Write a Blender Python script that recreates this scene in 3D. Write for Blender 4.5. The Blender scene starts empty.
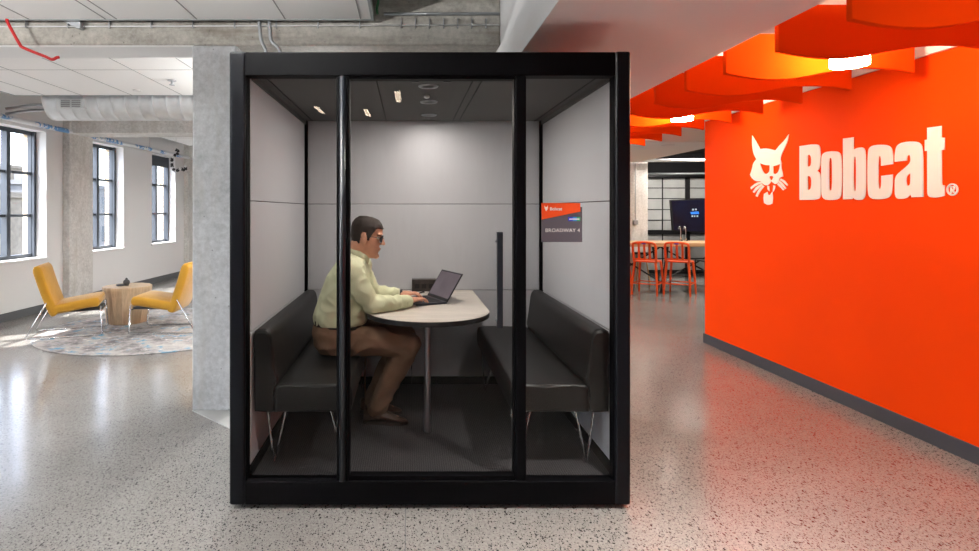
import bpy, bmesh, math, random
from mathutils import Vector, Matrix, noise
PI = math.pi
R = math.radians
random.seed(7)
scene = bpy.context.scene
COL = scene.collection

# ------------------------------------------------------------------ camera
H = 1.5            # eye height
F = 560.0          # focal length in pixels of the 979 x 551 frame
VX, VY = 408.0, 210.0
cam_d = bpy.data.cameras.new('camera')
cam_d.sensor_width = 36.0
cam_d.lens = F / 979.0 * 36.0
cam_d.shift_x = (489.5 - VX) / 979.0
cam_d.shift_y = -(275.5 - VY) / 979.0
cam_d.clip_start = 0.05
cam_d.clip_end = 300
cam = bpy.data.objects.new('camera', cam_d)
cam.location = (0, 0, H)
cam.rotation_euler = (PI / 2, 0, 0)
COL.objects.link(cam)
scene.camera = cam

# ------------------------------------------------------------------ world, sun, exposure
SKY = 1.8
SUN = 18.0
w = bpy.data.worlds.new('sky')
scene.world = w
w.use_nodes = True
nt = w.node_tree
nt.nodes.clear()
out = nt.nodes.new('ShaderNodeOutputWorld')
bg = nt.nodes.new('ShaderNodeBackground')
sky = nt.nodes.new('ShaderNodeTexSky')
sky.sky_type = 'NISHITA'
sky.sun_disc = False
sky.sun_elevation = R(58)
sky.sun_rotation = R(238)
sky.dust_density = 2.5
sky.air_density = 0.8
bg.inputs['Strength'].default_value = SKY
hs = nt.nodes.new('ShaderNodeHueSaturation')
hs.inputs['Saturation'].default_value = 0.55
nt.links.new(sky.outputs[0], hs.inputs['Color'])
nt.links.new(hs.outputs[0], bg.inputs[0])
nt.links.new(bg.outputs[0], out.inputs[0])
sd = bpy.data.lights.new('sun', 'SUN')
sd.energy = SUN
sd.angle = R(0.6)
sd.color = (1.0, 0.95, 0.87)
so = bpy.data.objects.new('sun', sd)
so.rotation_euler = Vector((0.62, 0.36, -1)).to_track_quat('-Z', 'Y').to_euler()
so.location = (-8, -4, 12)
COL.objects.link(so)
scene.view_settings.view_transform = 'Standard'
scene.view_settings.look = 'None'
scene.view_settings.exposure = 0.0
scene.view_settings.gamma = 1.0
scene.view_settings.use_curve_mapping = False

def area(name, loc, size, power, color=(1, 1, 1), direction=(0, 0, -1), size_y=None, shape='RECTANGLE', spread=None):
    d = bpy.data.lights.new(name, 'AREA')
    d.shape = shape
    d.size = size
    if size_y: d.size_y = size_y
    d.energy = power
    d.color = color
    if spread: d.spread = R(spread)
    o = bpy.data.objects.new(name, d)
    o.location = loc
    o.rotation_euler = Vector(direction).to_track_quat('-Z', 'Y').to_euler()
    COL.objects.link(o)
    return o

# daylight entering through the tall windows of the left wall
LWX = lambda Y: -5.78 + 0.047 * Y
LANG = math.atan(0.047)
WIN = [(7.3 + 2.08 * k, 8.34 + 2.08 * k) for k in range(-5, 3)]
for i, (a, b) in enumerate(WIN):
    m = (a + b) / 2
    p_ = area('window_portal', (LWX(m) - 0.36, m, 1.73), 1.1, 1.0, (1, 1, 1), (1, -0.047, 0), 1.9)
    p_.data.cycles.is_portal = True
# three short linear pendants, then long fill lamps added out of view: x, y, height, length, watts down, watts up, colour
WARM = (1.0, 0.80, 0.60); NEUT = (1.0, 0.985, 0.96)
PEND_FILL = [(-0.10, 0.15, 2.62, 0.55, 4, 0, WARM), (-0.47, -0.76, 2.62, 0.5, 4, 0, WARM), (-0.99, -0.58, 2.62, 0.42, 4, 0, WARM),
        (-3.4, 1.6, 2.45, 1.2, 50, 330, NEUT), (-3.4, -2.2, 2.45, 1.2, 20, 40, NEUT), (-0.9, 2.1, 2.60, 1.2, 9, 150, NEUT),
        (-0.9, 6.2, 2.45, 1.2, 95, 300, NEUT), (-0.9, 10.3, 2.45, 1.2, 110, 240, NEUT)]
for (x, y, z, l, p, u, c) in PEND_FILL:
    area('pendant_or_fill_light', (x, y, z - 0.002), 0.055, p, c, (0, 0, -1), l)
    if u: area('fill_uplight', (x, y, z + 0.065), 0.055, u, c, (0, 0, 1), l)
# unseen fill downlights added in the walkway soffit, in front of and behind the camera
SOF_FILL = [(1.3, 1.9, 36), (1.3, -2.2, 10), (1.3, -4.5, 6)]
for (x, y, p) in SOF_FILL:
    area('soffit_fill_light', (x, y, 2.448), 0.12, p, (1.0, 0.96, 0.90), (0, 0, -1), shape='DISK', spread=105)

# ------------------------------------------------------------------ helpers
MATS = {}
def nodes_mat(name):
    m = bpy.data.materials.new(name)
    m.use_nodes = True
    MATS[name] = m
    t = m.node_tree
    return m, t, t.nodes['Principled BSDF']

def mat(name, color, rough=0.5, metal=0.0, bump=0.0, bscale=80.0, vary=0.0, vscale=4.0, spec=0.5, stretch=(1, 1, 1), coat=0.0, detail=4.0, emis=None, estr=0.0, sheen=0.0):
    m, t, b = nodes_mat(name)
    b.inputs['Base Color'].default_value = (*color, 1)
    b.inputs['Roughness'].default_value = rough
    b.inputs['Metallic'].default_value = metal
    b.inputs['Specular IOR Level'].default_value = spec
    b.inputs['Coat Weight'].default_value = coat
    b.inputs['Sheen Weight'].default_value = sheen
    if emis:
        b.inputs['Emission Color'].default_value = (*emis, 1)
        b.inputs['Emission Strength'].default_value = estr
    tc = t.nodes.new('ShaderNodeTexCoord')
    mp = t.nodes.new('ShaderNodeMapping')
    mp.inputs['Scale'].default_value = stretch
    t.links.new(tc.outputs['Object'], mp.inputs[0])
    if vary:
        n = t.nodes.new('ShaderNodeTexNoise')
        n.inputs['Scale'].default_value = vscale
        n.inputs['Detail'].default_value = detail
        t.links.new(mp.outputs[0], n.inputs['Vector'])
        r = t.nodes.new('ShaderNodeValToRGB')
        r.color_ramp.elements[0].position = 0.3
        r.color_ramp.elements[1].position = 0.7
        r.color_ramp.elements[0].color = (*[max(0, c * (1 - vary)) for c in color], 1)
        r.color_ramp.elements[1].color = (*[min(1, c * (1 + vary)) for c in color], 1)
        t.links.new(n.outputs['Fac'], r.inputs[0])
        t.links.new(r.outputs[0], b.inputs['Base Color'])
    if bump:
        n2 = t.nodes.new('ShaderNodeTexNoise')
        n2.inputs['Scale'].default_value = bscale
        n2.inputs['Detail'].default_value = 3
        t.links.new(mp.outputs[0], n2.inputs['Vector'])
        bp = t.nodes.new('ShaderNodeBump')
        bp.inputs['Strength'].default_value = bump
        bp.inputs['Distance'].default_value = 0.01
        t.links.new(n2.outputs['Fac'], bp.inputs['Height'])
        t.links.new(bp.outputs[0], b.inputs['Normal'])
    return m

def mix_ramp(t, src, stops):
    r = t.nodes.new('ShaderNodeValToRGB')
    e = r.color_ramp.elements
    while len(e) < len(stops): e.new(0.5)
    for el, (p, c) in zip(e, stops):
        el.position = p
        el.color = (*c, 1)
    t.links.new(src, r.inputs[0])
    return r.outputs[0]

def mixc(t, fac, a, b, mode='MIX'):
    n = t.nodes.new('ShaderNodeMix')
    n.data_type = 'RGBA'
    n.blend_type = mode
    if isinstance(fac, (int, float)): n.inputs[0].default_value = fac
    else: t.links.new(fac, n.inputs[0])
    for s, k in ((a, 6), (b, 7)):
        if isinstance(s, tuple): n.inputs[k].default_value = (*s, 1)
        else: t.links.new(s, n.inputs[k])
    return n.outputs[2]

def tex_noise(t, vec, scale, detail=4, rough=0.55):
    n = t.nodes.new('ShaderNodeTexNoise')
    n.inputs['Scale'].default_value = scale
    n.inputs['Detail'].default_value = detail
    n.inputs['Roughness'].default_value = rough
    t.links.new(vec, n.inputs['Vector'])
    return n.outputs['Fac']

def add_bump(t, b, h, strength, dist=0.01):
    bp = t.nodes.new('ShaderNodeBump')
    bp.inputs['Strength'].default_value = strength
    bp.inputs['Distance'].default_value = dist
    t.links.new(h, bp.inputs['Height'])
    t.links.new(bp.outputs[0], b.inputs['Normal'])

THING_M = {}
def root_of(o):
    while o.parent: o = o.parent
    return o

def thing(name, label, cat, loc=(0, 0, 0), rotz=0, group=None):
    o = bpy.data.objects.new(name, None)
    o.empty_display_size = 0.1
    COL.objects.link(o)
    o.location = loc
    o.rotation_euler = (0, 0, rotz)
    THING_M[o.name] = Matrix.Translation(loc) @ Matrix.Rotation(rotz, 4, 'Z')
    o['label'] = label
    o['category'] = cat
    if group: o['group'] = group
    return o

def tag(o, label, cat, group=None, kind=None):
    o['label'] = label
    o['category'] = cat
    if group: o['group'] = group
    if kind: o['kind'] = kind
    return o

def obj(name, bm, m, parent=None, smooth=False, label=None, bevel=0, bseg=2):
    """link a bmesh given in world coordinates (at build time) as one mesh object"""
    me = bpy.data.meshes.new(name)
    bmesh.ops.recalc_face_normals(bm, faces=bm.faces)
    if parent is not None:
        rt = root_of(parent)
        M = THING_M.get(rt.name)
        if M is None: M = Matrix.Translation(rt.location)
        bm.transform(M.inverted())
        base = None
    else:
        vs = [v.co for v in bm.verts]
        base = Vector(((min(v.x for v in vs) + max(v.x for v in vs)) / 2, (min(v.y for v in vs) + max(v.y for v in vs)) / 2, min(v.z for v in vs)))
        bm.transform(Matrix.Translation(-base))
    bm.to_mesh(me)
    bm.free()
    if smooth:
        for p in me.polygons: p.use_smooth = True
    ms = m if isinstance(m, (list, tuple)) else [m]
    for mm in ms: me.materials.append(mm)
    o = bpy.data.objects.new(name, me)
    COL.objects.link(o)
    if base is not None: o.location = base
    if parent is not None: o.parent = parent
    if label: o['label'] = label
    if bevel:
        md = o.modifiers.new('bevel', 'BEVEL')
        md.width = bevel
        md.segments = bseg
        md.limit_method = 'ANGLE'
        md.angle_limit = R(40)
    return o

def struct(name, bm, m, parent=None, **k):
    o = obj(name, bm, m, parent, **k)
    if parent is None: o['kind'] = 'structure'
    return o

def NB(): return bmesh.new()

def box(bm, x0, x1, y0, y1, z0, z1, mi=0, M=None):
    vs = [bm.verts.new((x, y, z)) for z in (z0, z1) for y in (y0, y1) for x in (x0, x1)]
    fs = [(0, 2, 3, 1), (4, 5, 7, 6), (0, 1, 5, 4), (2, 6, 7, 3), (0, 4, 6, 2), (1, 3, 7, 5)]
    for f in fs:
        fc = bm.faces.new([vs[i] for i in f])
        fc.material_index = mi
    if M is not None:
        for v in vs: v.co = M @ v.co
    return vs

def rings(bm, rs, cap=True, closed=False, mi=0):
    """loft a list of rings (lists of Vectors)"""
    V = [[bm.verts.new(p) for p in r] for r in rs]
    n = len(V[0])
    L = len(V)
    for i in range(L - (0 if closed else 1)):
        a, b = V[i], V[(i + 1) % L]
        for j in range(n):
            f = bm.faces.new((a[j], a[(j + 1) % n], b[(j + 1) % n], b[j]))
            f.material_index = mi
    if cap and not closed:
        for r in (V[0][::-1], V[-1]):
            f = bm.faces.new(r)
            f.material_index = mi
    return V

def tube(bm, pts, r, n=10, cap=True, closed=False, mi=0):
    pts = [Vector(p) for p in pts]
    rr = r if isinstance(r, (list, tuple)) else [r] * len(pts)
    out = []
    up = None
    N = len(pts)
    for i, p in enumerate(pts):
        if closed:
            d = (pts[(i + 1) % N] - pts[(i - 1) % N]).normalized()
        else:
            d = ((pts[min(i + 1, N - 1)] - pts[i]).normalized() + (pts[i] - pts[max(i - 1, 0)]).normalized())
            if d.length < 1e-6: d = pts[min(i + 1, N - 1)] - pts[max(i - 1, 0)]
            d = d.normalized()
        if up is None:
            up = Vector((0, 0, 1)) if abs(d.z) < 0.9 else Vector((1, 0, 0))
        a = d.cross(up).normalized()
        up = a.cross(d).normalized()
        out.append([p + (a * math.cos(2 * PI * k / n) + up * math.sin(2 * PI * k / n)) * rr[i] for k in range(n)])
    rings(bm, out, cap, closed, mi)

def smooth_path(pts, k=4):
    """Catmull-Rom through points"""
    P = [Vector(p) for p in pts]
    P = [P[0] * 2 - P[1]] + P + [P[-1] * 2 - P[-2]]
    o = []
    for i in range(1, len(P) - 2):
        for j in range(k):
            t = j / k
            a, b, c, d = P[i - 1], P[i], P[i + 1], P[i + 2]
            o.append(0.5 * ((2 * b) + (c - a) * t + (2 * a - 5 * b + 4 * c - d) * t * t + (3 * b - a - 3 * c + d) * t ** 3))
    o.append(P[-2])
    return o

def cyl(bm, c, r, z0, z1, n=24, r2=None, mi=0):
    r2 = r if r2 is None else r2
    rings(bm, [[Vector((c[0] + q * math.cos(2 * PI * k / n), c[1] + q * math.sin(2 * PI * k / n), z)) for k in range(n)] for q, z in ((r, z0), (r2, z1))], mi=mi)

def lathe(bm, c, prof, n=24, mi=0):
    rings(bm, [[Vector((c[0] + q * math.cos(2 * PI * k / n), c[1] + q * math.sin(2 * PI * k / n), z)) for k in range(n)] for q, z in prof], mi=mi)

def ellipsoid(bm, c, r, n=14, m=9, M=None):
    rs = []
    for i in range(1, m):
        a = PI * i / m
        rs.append([Vector((r[0] * math.sin(a) * math.cos(2 * PI * k / n), r[1] * math.sin(a) * math.sin(2 * PI * k / n), r[2] * math.cos(a))) for k in range(n)])
    if M is not None: rs = [[M @ p for p in q] for q in rs]
    rs = [[Vector(c) + p for p in q] for q in rs]
    V = rings(bm, rs, cap=False)
    t = Vector((0, 0, r[2])); b = Vector((0, 0, -r[2]))
    if M is not None: t = M @ t; b = M @ b
    t = bm.verts.new(Vector(c) + t); b = bm.verts.new(Vector(c) + b)
    for j in range(n):
        bm.faces.new((V[0][(j + 1) % n], V[0][j], t))
        bm.faces.new((V[-1][j], V[-1][(j + 1) % n], b))

def prism(bm, poly, f, d, mi=0):
    """poly: 2D points; f(u,v) -> Vector; d: thickness Vector"""
    A = [bm.verts.new(f(u, v)) for u, v in poly]
    B = [bm.verts.new(f(u, v) + d) for u, v in poly]
    n = len(A)
    for j in range(n):
        bm.faces.new((A[j], A[(j + 1) % n], B[(j + 1) % n], B[j])).material_index = mi
    bm.faces.new(A[::-1]).material_index = mi
    bm.faces.new(B).material_index = mi

def curve_mesh(splines, depth, bevel=0.0):
    """2D outlines (with holes) -> filled and extruded mesh, returned as bmesh in XY with thickness along Z 0..depth"""
    cu = bpy.data.curves.new('outline', 'CURVE')
    cu.dimensions = '2D'
    cu.fill_mode = 'BOTH'
    cu.extrude = depth / 2
    cu.bevel_depth = bevel
    for pts in splines:
        s = cu.splines.new('POLY')
        s.points.add(len(pts) - 1)
        for p, q in zip(s.points, pts): p.co = (q[0], q[1], 0, 1)
        s.use_cyclic_u = True
    o = bpy.data.objects.new('outline', cu)
    COL.objects.link(o)
    dg = bpy.context.evaluated_depsgraph_get()
    dg.update()
    me = bpy.data.meshes.new_from_object(o.evaluated_get(dg))
    bm = NB()
    bm.from_mesh(me)
    bpy.data.objects.remove(o)
    bpy.data.curves.remove(cu)
    bpy.data.meshes.remove(me)
    bm.transform(Matrix.Translation((0, 0, depth / 2)))
    return bm

def text_mesh(body, size, depth=0.001, bold=0.0, spacing=1.0, align='LEFT'):
    cu = bpy.data.curves.new('lettering', 'FONT')
    cu.body = body
    cu.size = size
    cu.extrude = depth / 2
    cu.offset = bold
    cu.space_character = spacing
    cu.align_x = align
    o = bpy.data.objects.new('lettering', cu)
    COL.objects.link(o)
    dg = bpy.context.evaluated_depsgraph_get()
    dg.update()
    me = bpy.data.meshes.new_from_object(o.evaluated_get(dg))
    bm = NB()
    bm.from_mesh(me)
    bpy.data.objects.remove(o)
    bpy.data.curves.remove(cu)
    bpy.data.meshes.remove(me)
    return bm

def merge(dst, src, M):
    src.transform(M)
    me = bpy.data.meshes.new('tmp')
    src.to_mesh(me)
    src.free()
    dst.from_mesh(me)
    bpy.data.meshes.remove(me)

def remesh(bm, voxel, smooth_it=2, wr=0.0, wscale=18.0):
    """voxel-union everything in bm into one continuous surface"""
    bmesh.ops.recalc_face_normals(bm, faces=bm.faces)
    me = bpy.data.meshes.new('body')
    bm.to_mesh(me)
    bm.free()
    o = bpy.data.objects.new('body', me)
    COL.objects.link(o)
    md = o.modifiers.new('r', 'REMESH')
    md.mode = 'VOXEL'
    md.voxel_size = voxel
    dg = bpy.context.evaluated_depsgraph_get()
    dg.update()
    me2 = bpy.data.meshes.new_from_object(o.evaluated_get(dg))
    b = NB()
    b.from_mesh(me2)
    bpy.data.objects.remove(o)
    for _ in range(smooth_it):
        bmesh.ops.smooth_vert(b, verts=b.verts, factor=0.5, use_axis_x=True, use_axis_y=True, use_axis_z=True)
    if wr:
        b.normal_update()
        for v in b.verts:
            p = v.co * wscale
            q = Vector((p.x * 0.6 + p.z * 0.8, p.y, p.z * 0.6 - p.x * 0.6))
            v.co += v.normal * wr * (1 - abs(noise.noise(q)) * 2.4)
    return b

def copy_tree(o, parent=None):
    c = o.copy()
    COL.objects.link(c)
    if parent is not None: c.parent = parent
    for ch in [x for x in bpy.data.objects if x.parent == o]:
        copy_tree(ch, c)
    return c

# pixel -> world at a known distance (measuring aid for surveyed positions)
def PX(px, Y): return (px - VX) * Y / F
def PZ(py, Y): return H - (py - VY) * Y / F

# ------------------------------------------------------------------ materials
def geo_pos(t):
    g = t.nodes.new('ShaderNodeNewGeometry')
    return g.outputs['Position']

# polished speckled concrete
m, t, b = nodes_mat('polished_concrete')
pos = geo_pos(t)
base = mix_ramp(t, tex_noise(t, pos, 0.9, 6, 0.6), [(0.3, (0.21, 0.20, 0.185)), (0.7, (0.32, 0.31, 0.295))])
n2 = tex_noise(t, pos, 70, 4, 0.7)
base = mixc(t, 0.35, base, mix_ramp(t, n2, [(0.35, (0.12, 0.115, 0.105)), (0.65, (0.39, 0.38, 0.36))]))
sxyz = t.nodes.new('ShaderNodeSeparateXYZ'); t.links.new(pos, sxyz.inputs[0])
wr_ = t.nodes.new('ShaderNodeMapRange')          # specks fade towards the window bays: floor glare put into the colour
wr_.inputs[1].default_value = -2.4; wr_.inputs[2].default_value = -1.2; wr_.inputs[3].default_value = 0.55; wr_.inputs[4].default_value = 1.0
t.links.new(sxyz.outputs[0], wr_.inputs[0]); glare_fade = wr_.outputs[0]
for sc, thr, dark in ((105, 0.40, (0.018, 0.016, 0.018)), (180, 0.40, (0.04, 0.035, 0.032)), (62, 0.14, (0.03, 0.03, 0.03))):
    mp = t.nodes.new('ShaderNodeMapping')
    mp.inputs['Scale'].default_value = (1.0, 0.62, 1)
    mp.inputs['Rotation'].default_value = (0, 0, 0.5 + sc)
    t.links.new(pos, mp.inputs[0])
    v = t.nodes.new('ShaderNodeTexVoronoi')
    v.inputs['Scale'].default_value = sc
    t.links.new(mp.outputs[0], v.inputs['Vector'])
    sep = t.nodes.new('ShaderNodeSeparateColor')
    t.links.new(v.outputs['Color'], sep.inputs[0])
    lt = t.nodes.new('ShaderNodeMath'); lt.operation = 'LESS_THAN'; lt.inputs[1].default_value = thr
    t.links.new(sep.outputs[0], lt.inputs[0])
    l2 = t.nodes.new('ShaderNodeMapRange')
    l2.inputs[1].default_value = 0.30; l2.inputs[2].default_value = 0.36
    l2.inputs[3].default_value = 0.95; l2.inputs[4].default_value = 0.0
    t.links.new(v.outputs['Distance'], l2.inputs[0])
    mu = t.nodes.new('ShaderNodeMath'); mu.operation = 'MULTIPLY'
    t.links.new(lt.outputs[0], mu.inputs[0]); t.links.new(l2.outputs[0], mu.inputs[1])
    m3 = t.nodes.new('ShaderNodeMath'); m3.operation = 'MULTIPLY'
    t.links.new(mu.outputs[0], m3.inputs[0]); t.links.new(glare_fade, m3.inputs[1])
    base = mixc(t, m3.outputs[0], base, dark)
t.links.new(base, b.inputs['Base Color'])
rn = tex_noise(t, pos, 1.7, 5)
mr = t.nodes.new('ShaderNodeMapRange')
mr.inputs[3].default_value = 0.11; mr.inputs[4].default_value = 0.23
t.links.new(rn, mr.inputs[0]); t.links.new(mr.outputs[0], b.inputs['Roughness'])
b.inputs['Specular IOR Level'].default_value = 0.6
add_bump(t, b, tex_noise(t, pos, 3.0, 2), 0.04, 0.01)

def concrete(name, c0, c1, stain, boards=False):
    m, t, b = nodes_mat(name)
    pos = geo_pos(t)
    n1 = tex_noise(t, pos, 2.2, 8, 0.65)
    base = mix_ramp(t, n1, [(0.32, c0), (0.66, c1)])
    n3 = tex_noise(t, pos, 26, 5, 0.7)
    base = mixc(t, 0.35, base, mix_ramp(t, n3, [(0.3, tuple(x * 0.55 for x in c0)), (0.7, tuple(min(1, x * 1.3) for x in c1))]))
    mp = t.nodes.new('ShaderNodeMapping')
    mp.inputs['Scale'].default_value = (0.6, 0.6, 5.0) if boards else (3.0, 3.0, 0.5)
    t.links.new(pos, mp.inputs[0])
    n4 = tex_noise(t, mp.outputs[0], 1.6, 6, 0.6)
    fac = t.nodes.new('ShaderNodeMapRange')
    fac.inputs[1].default_value = 0.5; fac.inputs[2].default_value = 0.72
    fac.inputs[3].default_value = 0.0; fac.inputs[4].default_value = 0.75
    t.links.new(n4, fac.inputs[0])
    base = mixc(t, fac.outputs[0], base, stain)
    v = t.nodes.new('ShaderNodeTexVoronoi'); v.inputs['Scale'].default_value = 14
    t.links.new(pos, v.inputs['Vector'])
    l2 = t.nodes.new('ShaderNodeMapRange')
    l2.inputs[1].default_value = 0.05; l2.inputs[2].default_value = 0.10
    l2.inputs[3].default_value = 0.7; l2.inputs[4].default_value = 0.0
    t.links.new(v.outputs['Distance'], l2.inputs[0])
    base = mixc(t, l2.outputs[0], base, tuple(x * 0.4 for x in c0))
    t.links.new(base, b.inputs['Base Color'])
    b.inputs['Roughness'].default_value = 0.8
    add_bump(t, b, n3, 0.35, 0.01)
    return m
concrete('column_concrete', (0.40, 0.42, 0.44), (0.66, 0.68, 0.70), (0.42, 0.40, 0.37))
concrete('beam_concrete', (0.27, 0.255, 0.225), (0.56, 0.54, 0.49), (0.15, 0.12, 0.085), True)
concrete('pale_concrete', (0.58, 0.56, 0.53), (0.80, 0.785, 0.75), (0.48, 0.45, 0.39))

mat('white_wall', (0.80, 0.80, 0.795), 0.75, bump=0.05, bscale=120)
mat('smoky_wall', (0.07, 0.07, 0.075), 0.8)
mat('ceiling_paint', (0.82, 0.82, 0.82), 0.8)
mat('grey_slab', (0.40, 0.40, 0.39), 0.85, vary=0.2, vscale=2)
mat('panel_white', (0.86, 0.86, 0.85), 0.7, bump=0.03, bscale=200)
mat('panel_seam', (0.30, 0.30, 0.30), 0.6)
mat('panel_trim', (0.33, 0.36, 0.38), 0.4, 0.6)
mat('orange_paint', (0.93, 0.060, 0.001), 0.6, spec=0.05, vary=0.03, vscale=1.0)
mat('orange_felt', (0.80, 0.058, 0.001), 0.95, spec=0.05, bump=0.15, bscale=400)
mat('dark_base', (0.035, 0.035, 0.045), 0.5)
mat('grey_base', (0.10, 0.105, 0.11), 0.5)
mat('window_metal', (0.055, 0.065, 0.08), 0.4, 0.3)
mat('pod_black', (0.002, 0.002, 0.0025), 0.5, 0.0, spec=0.05)
mat('pod_edge', (0.003, 0.0035, 0.005), 0.35, 0.0, spec=0.14)
mat('pod_gloss', (0.010, 0.014, 0.020), 0.33, 0.0, spec=0.6)
mat('pod_wall', (0.545, 0.56, 0.59), 0.85, bump=0.08, bscale=260, vary=0.02, vscale=40, stretch=(1, 1, 0.15))
mat('pod_ceiling', (0.10, 0.10, 0.098), 0.9, bump=0.1, bscale=300)
mat('seam_dark', (0.10, 0.10, 0.105), 0.8)
mat('leather', (0.0065, 0.0063, 0.006), 0.42, bump=0.12, bscale=160, spec=0.4)
mat('chrome', (0.62, 0.63, 0.65), 0.18, 1.0)
mat('brushed_steel', (0.50, 0.52, 0.55), 0.35, 1.0)
mat('galvanised', (0.66, 0.68, 0.69), 0.5, 0.6, vary=0.08, vscale=8, bump=0.05, bscale=30)
mat('table_edge', (0.012, 0.012, 0.014), 0.5)
mat('black_plastic', (0.012, 0.012, 0.013), 0.4)
mat('mustard', (0.50, 0.25, 0.012), 0.9, bump=0.25, bscale=300, sheen=0.3, vary=0.06, vscale=12)
mat('seat_shell', (0.05, 0.05, 0.05), 0.6)
mat('red_plastic', (0.55, 0.012, 0.014), 0.4)
mat('letter_white', (0.86, 0.84, 0.82), 0.35)
mat('stool_orange', (0.95, 0.12, 0.02), 0.35)
mat('lamp_glow', (1, 1, 1), 0.5, emis=(1.0, 0.80, 0.55), estr=70)
mat('down_glow', (1, 1, 1), 0.5, emis=(1.0, 0.86, 0.72), estr=5)
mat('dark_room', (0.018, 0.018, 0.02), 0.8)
mat('frost', (0.40, 0.41, 0.40), 0.35, vary=0.15, vscale=2)
mat('black_frame', (0.008, 0.008, 0.009), 0.4)
mat('sign_orange', (0.90, 0.085, 0.008), 0.5)
mat('sign_grey', (0.075, 0.068, 0.085), 0.5)
mat('sign_blue', (0.02, 0.04, 0.55), 0.5)
mat('sign_sky', (0.02, 0.25, 0.65), 0.5)
mat('sign_green', (0.02, 0.35, 0.16), 0.5)
mat('brick_far', (0.20, 0.17, 0.13), 0.9, vary=0.2, vscale=3)
mat('roof_grey', (0.13, 0.135, 0.14), 0.9)
mat('far_glass', (0.06, 0.08, 0.10), 0.2)
mat('city_ground', (0.22, 0.22, 0.21), 0.95, vary=0.2, vscale=0.2)
mat('skin', (0.62, 0.31, 0.20), 0.5, vary=0.08, vscale=30, spec=0.35)
mat('hair', (0.022, 0.012, 0.007), 0.55, bump=0.8, bscale=140, stretch=(1, 1, 3), vary=0.4, vscale=60)
mat('shirt', (0.69, 0.72, 0.48), 0.85, bump=0.12, bscale=200, vary=0.05, vscale=8)
mat('trousers', (0.25, 0.145, 0.085), 0.9, bump=0.15, bscale=180, vary=0.10, vscale=9)
mat('shoe_leather', (0.075, 0.038, 0.022), 0.5)
mat('sole', (0.03, 0.02, 0.015), 0.7)
mat('eye_white', (0.8, 0.78, 0.75), 0.2)
mat('laptop_shell', (0.055, 0.06, 0.075), 0.35, 0.6)
mat('laptop_key', (0.012, 0.012, 0.014), 0.5)
mat('tile_white', (0.7, 0.7, 0.7), 0.3)
mat('conduit', (0.42, 0.44, 0.46), 0.4, 0.7)
mat('wood_leg', (0.50, 0.29, 0.11), 0.5, vary=0.15, vscale=6)
mat('power_dark', (0.05, 0.04, 0.036), 0.45, vary=0.3, vscale=30)

# glass: clear sheet with a mirror-like front reflection
def glass(name, tint, ior=1.45, rough=0.0):
    m, t, b = nodes_mat(name)
    t.nodes.remove(b)
    o = [n for n in t.nodes if n.type == 'OUTPUT_MATERIAL'][0]
    tr = t.nodes.new('ShaderNodeBsdfTransparent'); tr.inputs[0].default_value = (*tint, 1)
    gl = t.nodes.new('ShaderNodeBsdfGlossy'); gl.inputs['Roughness'].default_value = rough
    fr = t.nodes.new('ShaderNodeFresnel'); fr.inputs[0].default_value = ior
    mx = t.nodes.new('ShaderNodeMixShader')
    gm = t.nodes.new('ShaderNodeNewGeometry')
    inv_ = t.nodes.new('ShaderNodeMath'); inv_.operation = 'SUBTRACT'; inv_.inputs[0].default_value = 1.0
    t.links.new(gm.outputs['Backfacing'], inv_.inputs[1])
    ml_ = t.nodes.new('ShaderNodeMath'); ml_.operation = 'MULTIPLY'
    t.links.new(fr.outputs[0], ml_.inputs[0]); t.links.new(inv_.outputs[0], ml_.inputs[1])
    t.links.new(ml_.outputs[0], mx.inputs[0])
    t.links.new(tr.outputs[0], mx.inputs[1]); t.links.new(gl.outputs[0], mx.inputs[2])
    t.links.new(mx.outputs[0], o.inputs[0])
    return m
glass('pod_glass', (0.96, 0.96, 0.96), 1.36)
glass('window_glass', (0.97, 0.98, 1.0), 1.4)

# carpet
m, t, b = nodes_mat('carpet')
pos = geo_pos(t)
wv = t.nodes.new('ShaderNodeTexWave'); wv.inputs['Scale'].default_value = 26; wv.inputs['Distortion'].default_value = 1.5
wv.bands_direction = 'X'
t.links.new(pos, wv.inputs['Vector'])
nn = tex_noise(t, pos, 160, 3)
base = mixc(t, wv.outputs['Fac'], (0.018, 0.017, 0.019), (0.075, 0.07, 0.07))
base = mixc(t, nn, base, (0.025, 0.023, 0.026))
t.links.new(base, b.inputs['Base Color']); b.inputs['Roughness'].default_value = 1.0
add_bump(t, b, nn, 0.6, 0.01)

# wood grain
def wood(name, c0, c1, scale, axis='Z', rough=0.5, dist=3.0):
    m, t, b = nodes_mat(name)
    tc = t.nodes.new('ShaderNodeTexCoord')
    mp = t.nodes.new('ShaderNodeMapping')
    mp.inputs['Scale'].default_value = {'Z': (6, 6, 0.8), 'X': (0.8, 8, 8), 'Y': (8, 0.8, 8)}[axis]
    t.links.new(tc.outputs['Object'], mp.inputs[0])
    n = tex_noise(t, mp.outputs[0], scale, 6, 0.6)
    n2 = tex_noise(t, mp.outputs[0], scale * 9, 3, 0.6)
    base = mix_ramp(t, n, [(0.30, c0), (0.48, c1), (0.56, tuple(x * 0.8 for x in c1)), (0.7, c1)])
    base = mixc(t, 0.18, base, mix_ramp(t, n2, [(0.4, tuple(x * 0.6 for x in c0)), (0.6, c1)]))
    t.links.new(base, b.inputs['Base Color'])
    b.inputs['Roughness'].default_value = rough
    return m
wood('stump_wood', (0.36, 0.22, 0.12), (0.66, 0.48, 0.31), 1.2, 'Z')
wood('pale_laminate', (0.56, 0.50, 0.43), (0.74, 0.69, 0.62), 1.6, 'X', 0.32)
wood('bar_wood', (0.40, 0.22, 0.10), (0.66, 0.42, 0.22), 1.2, 'X', 0.4)

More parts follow.
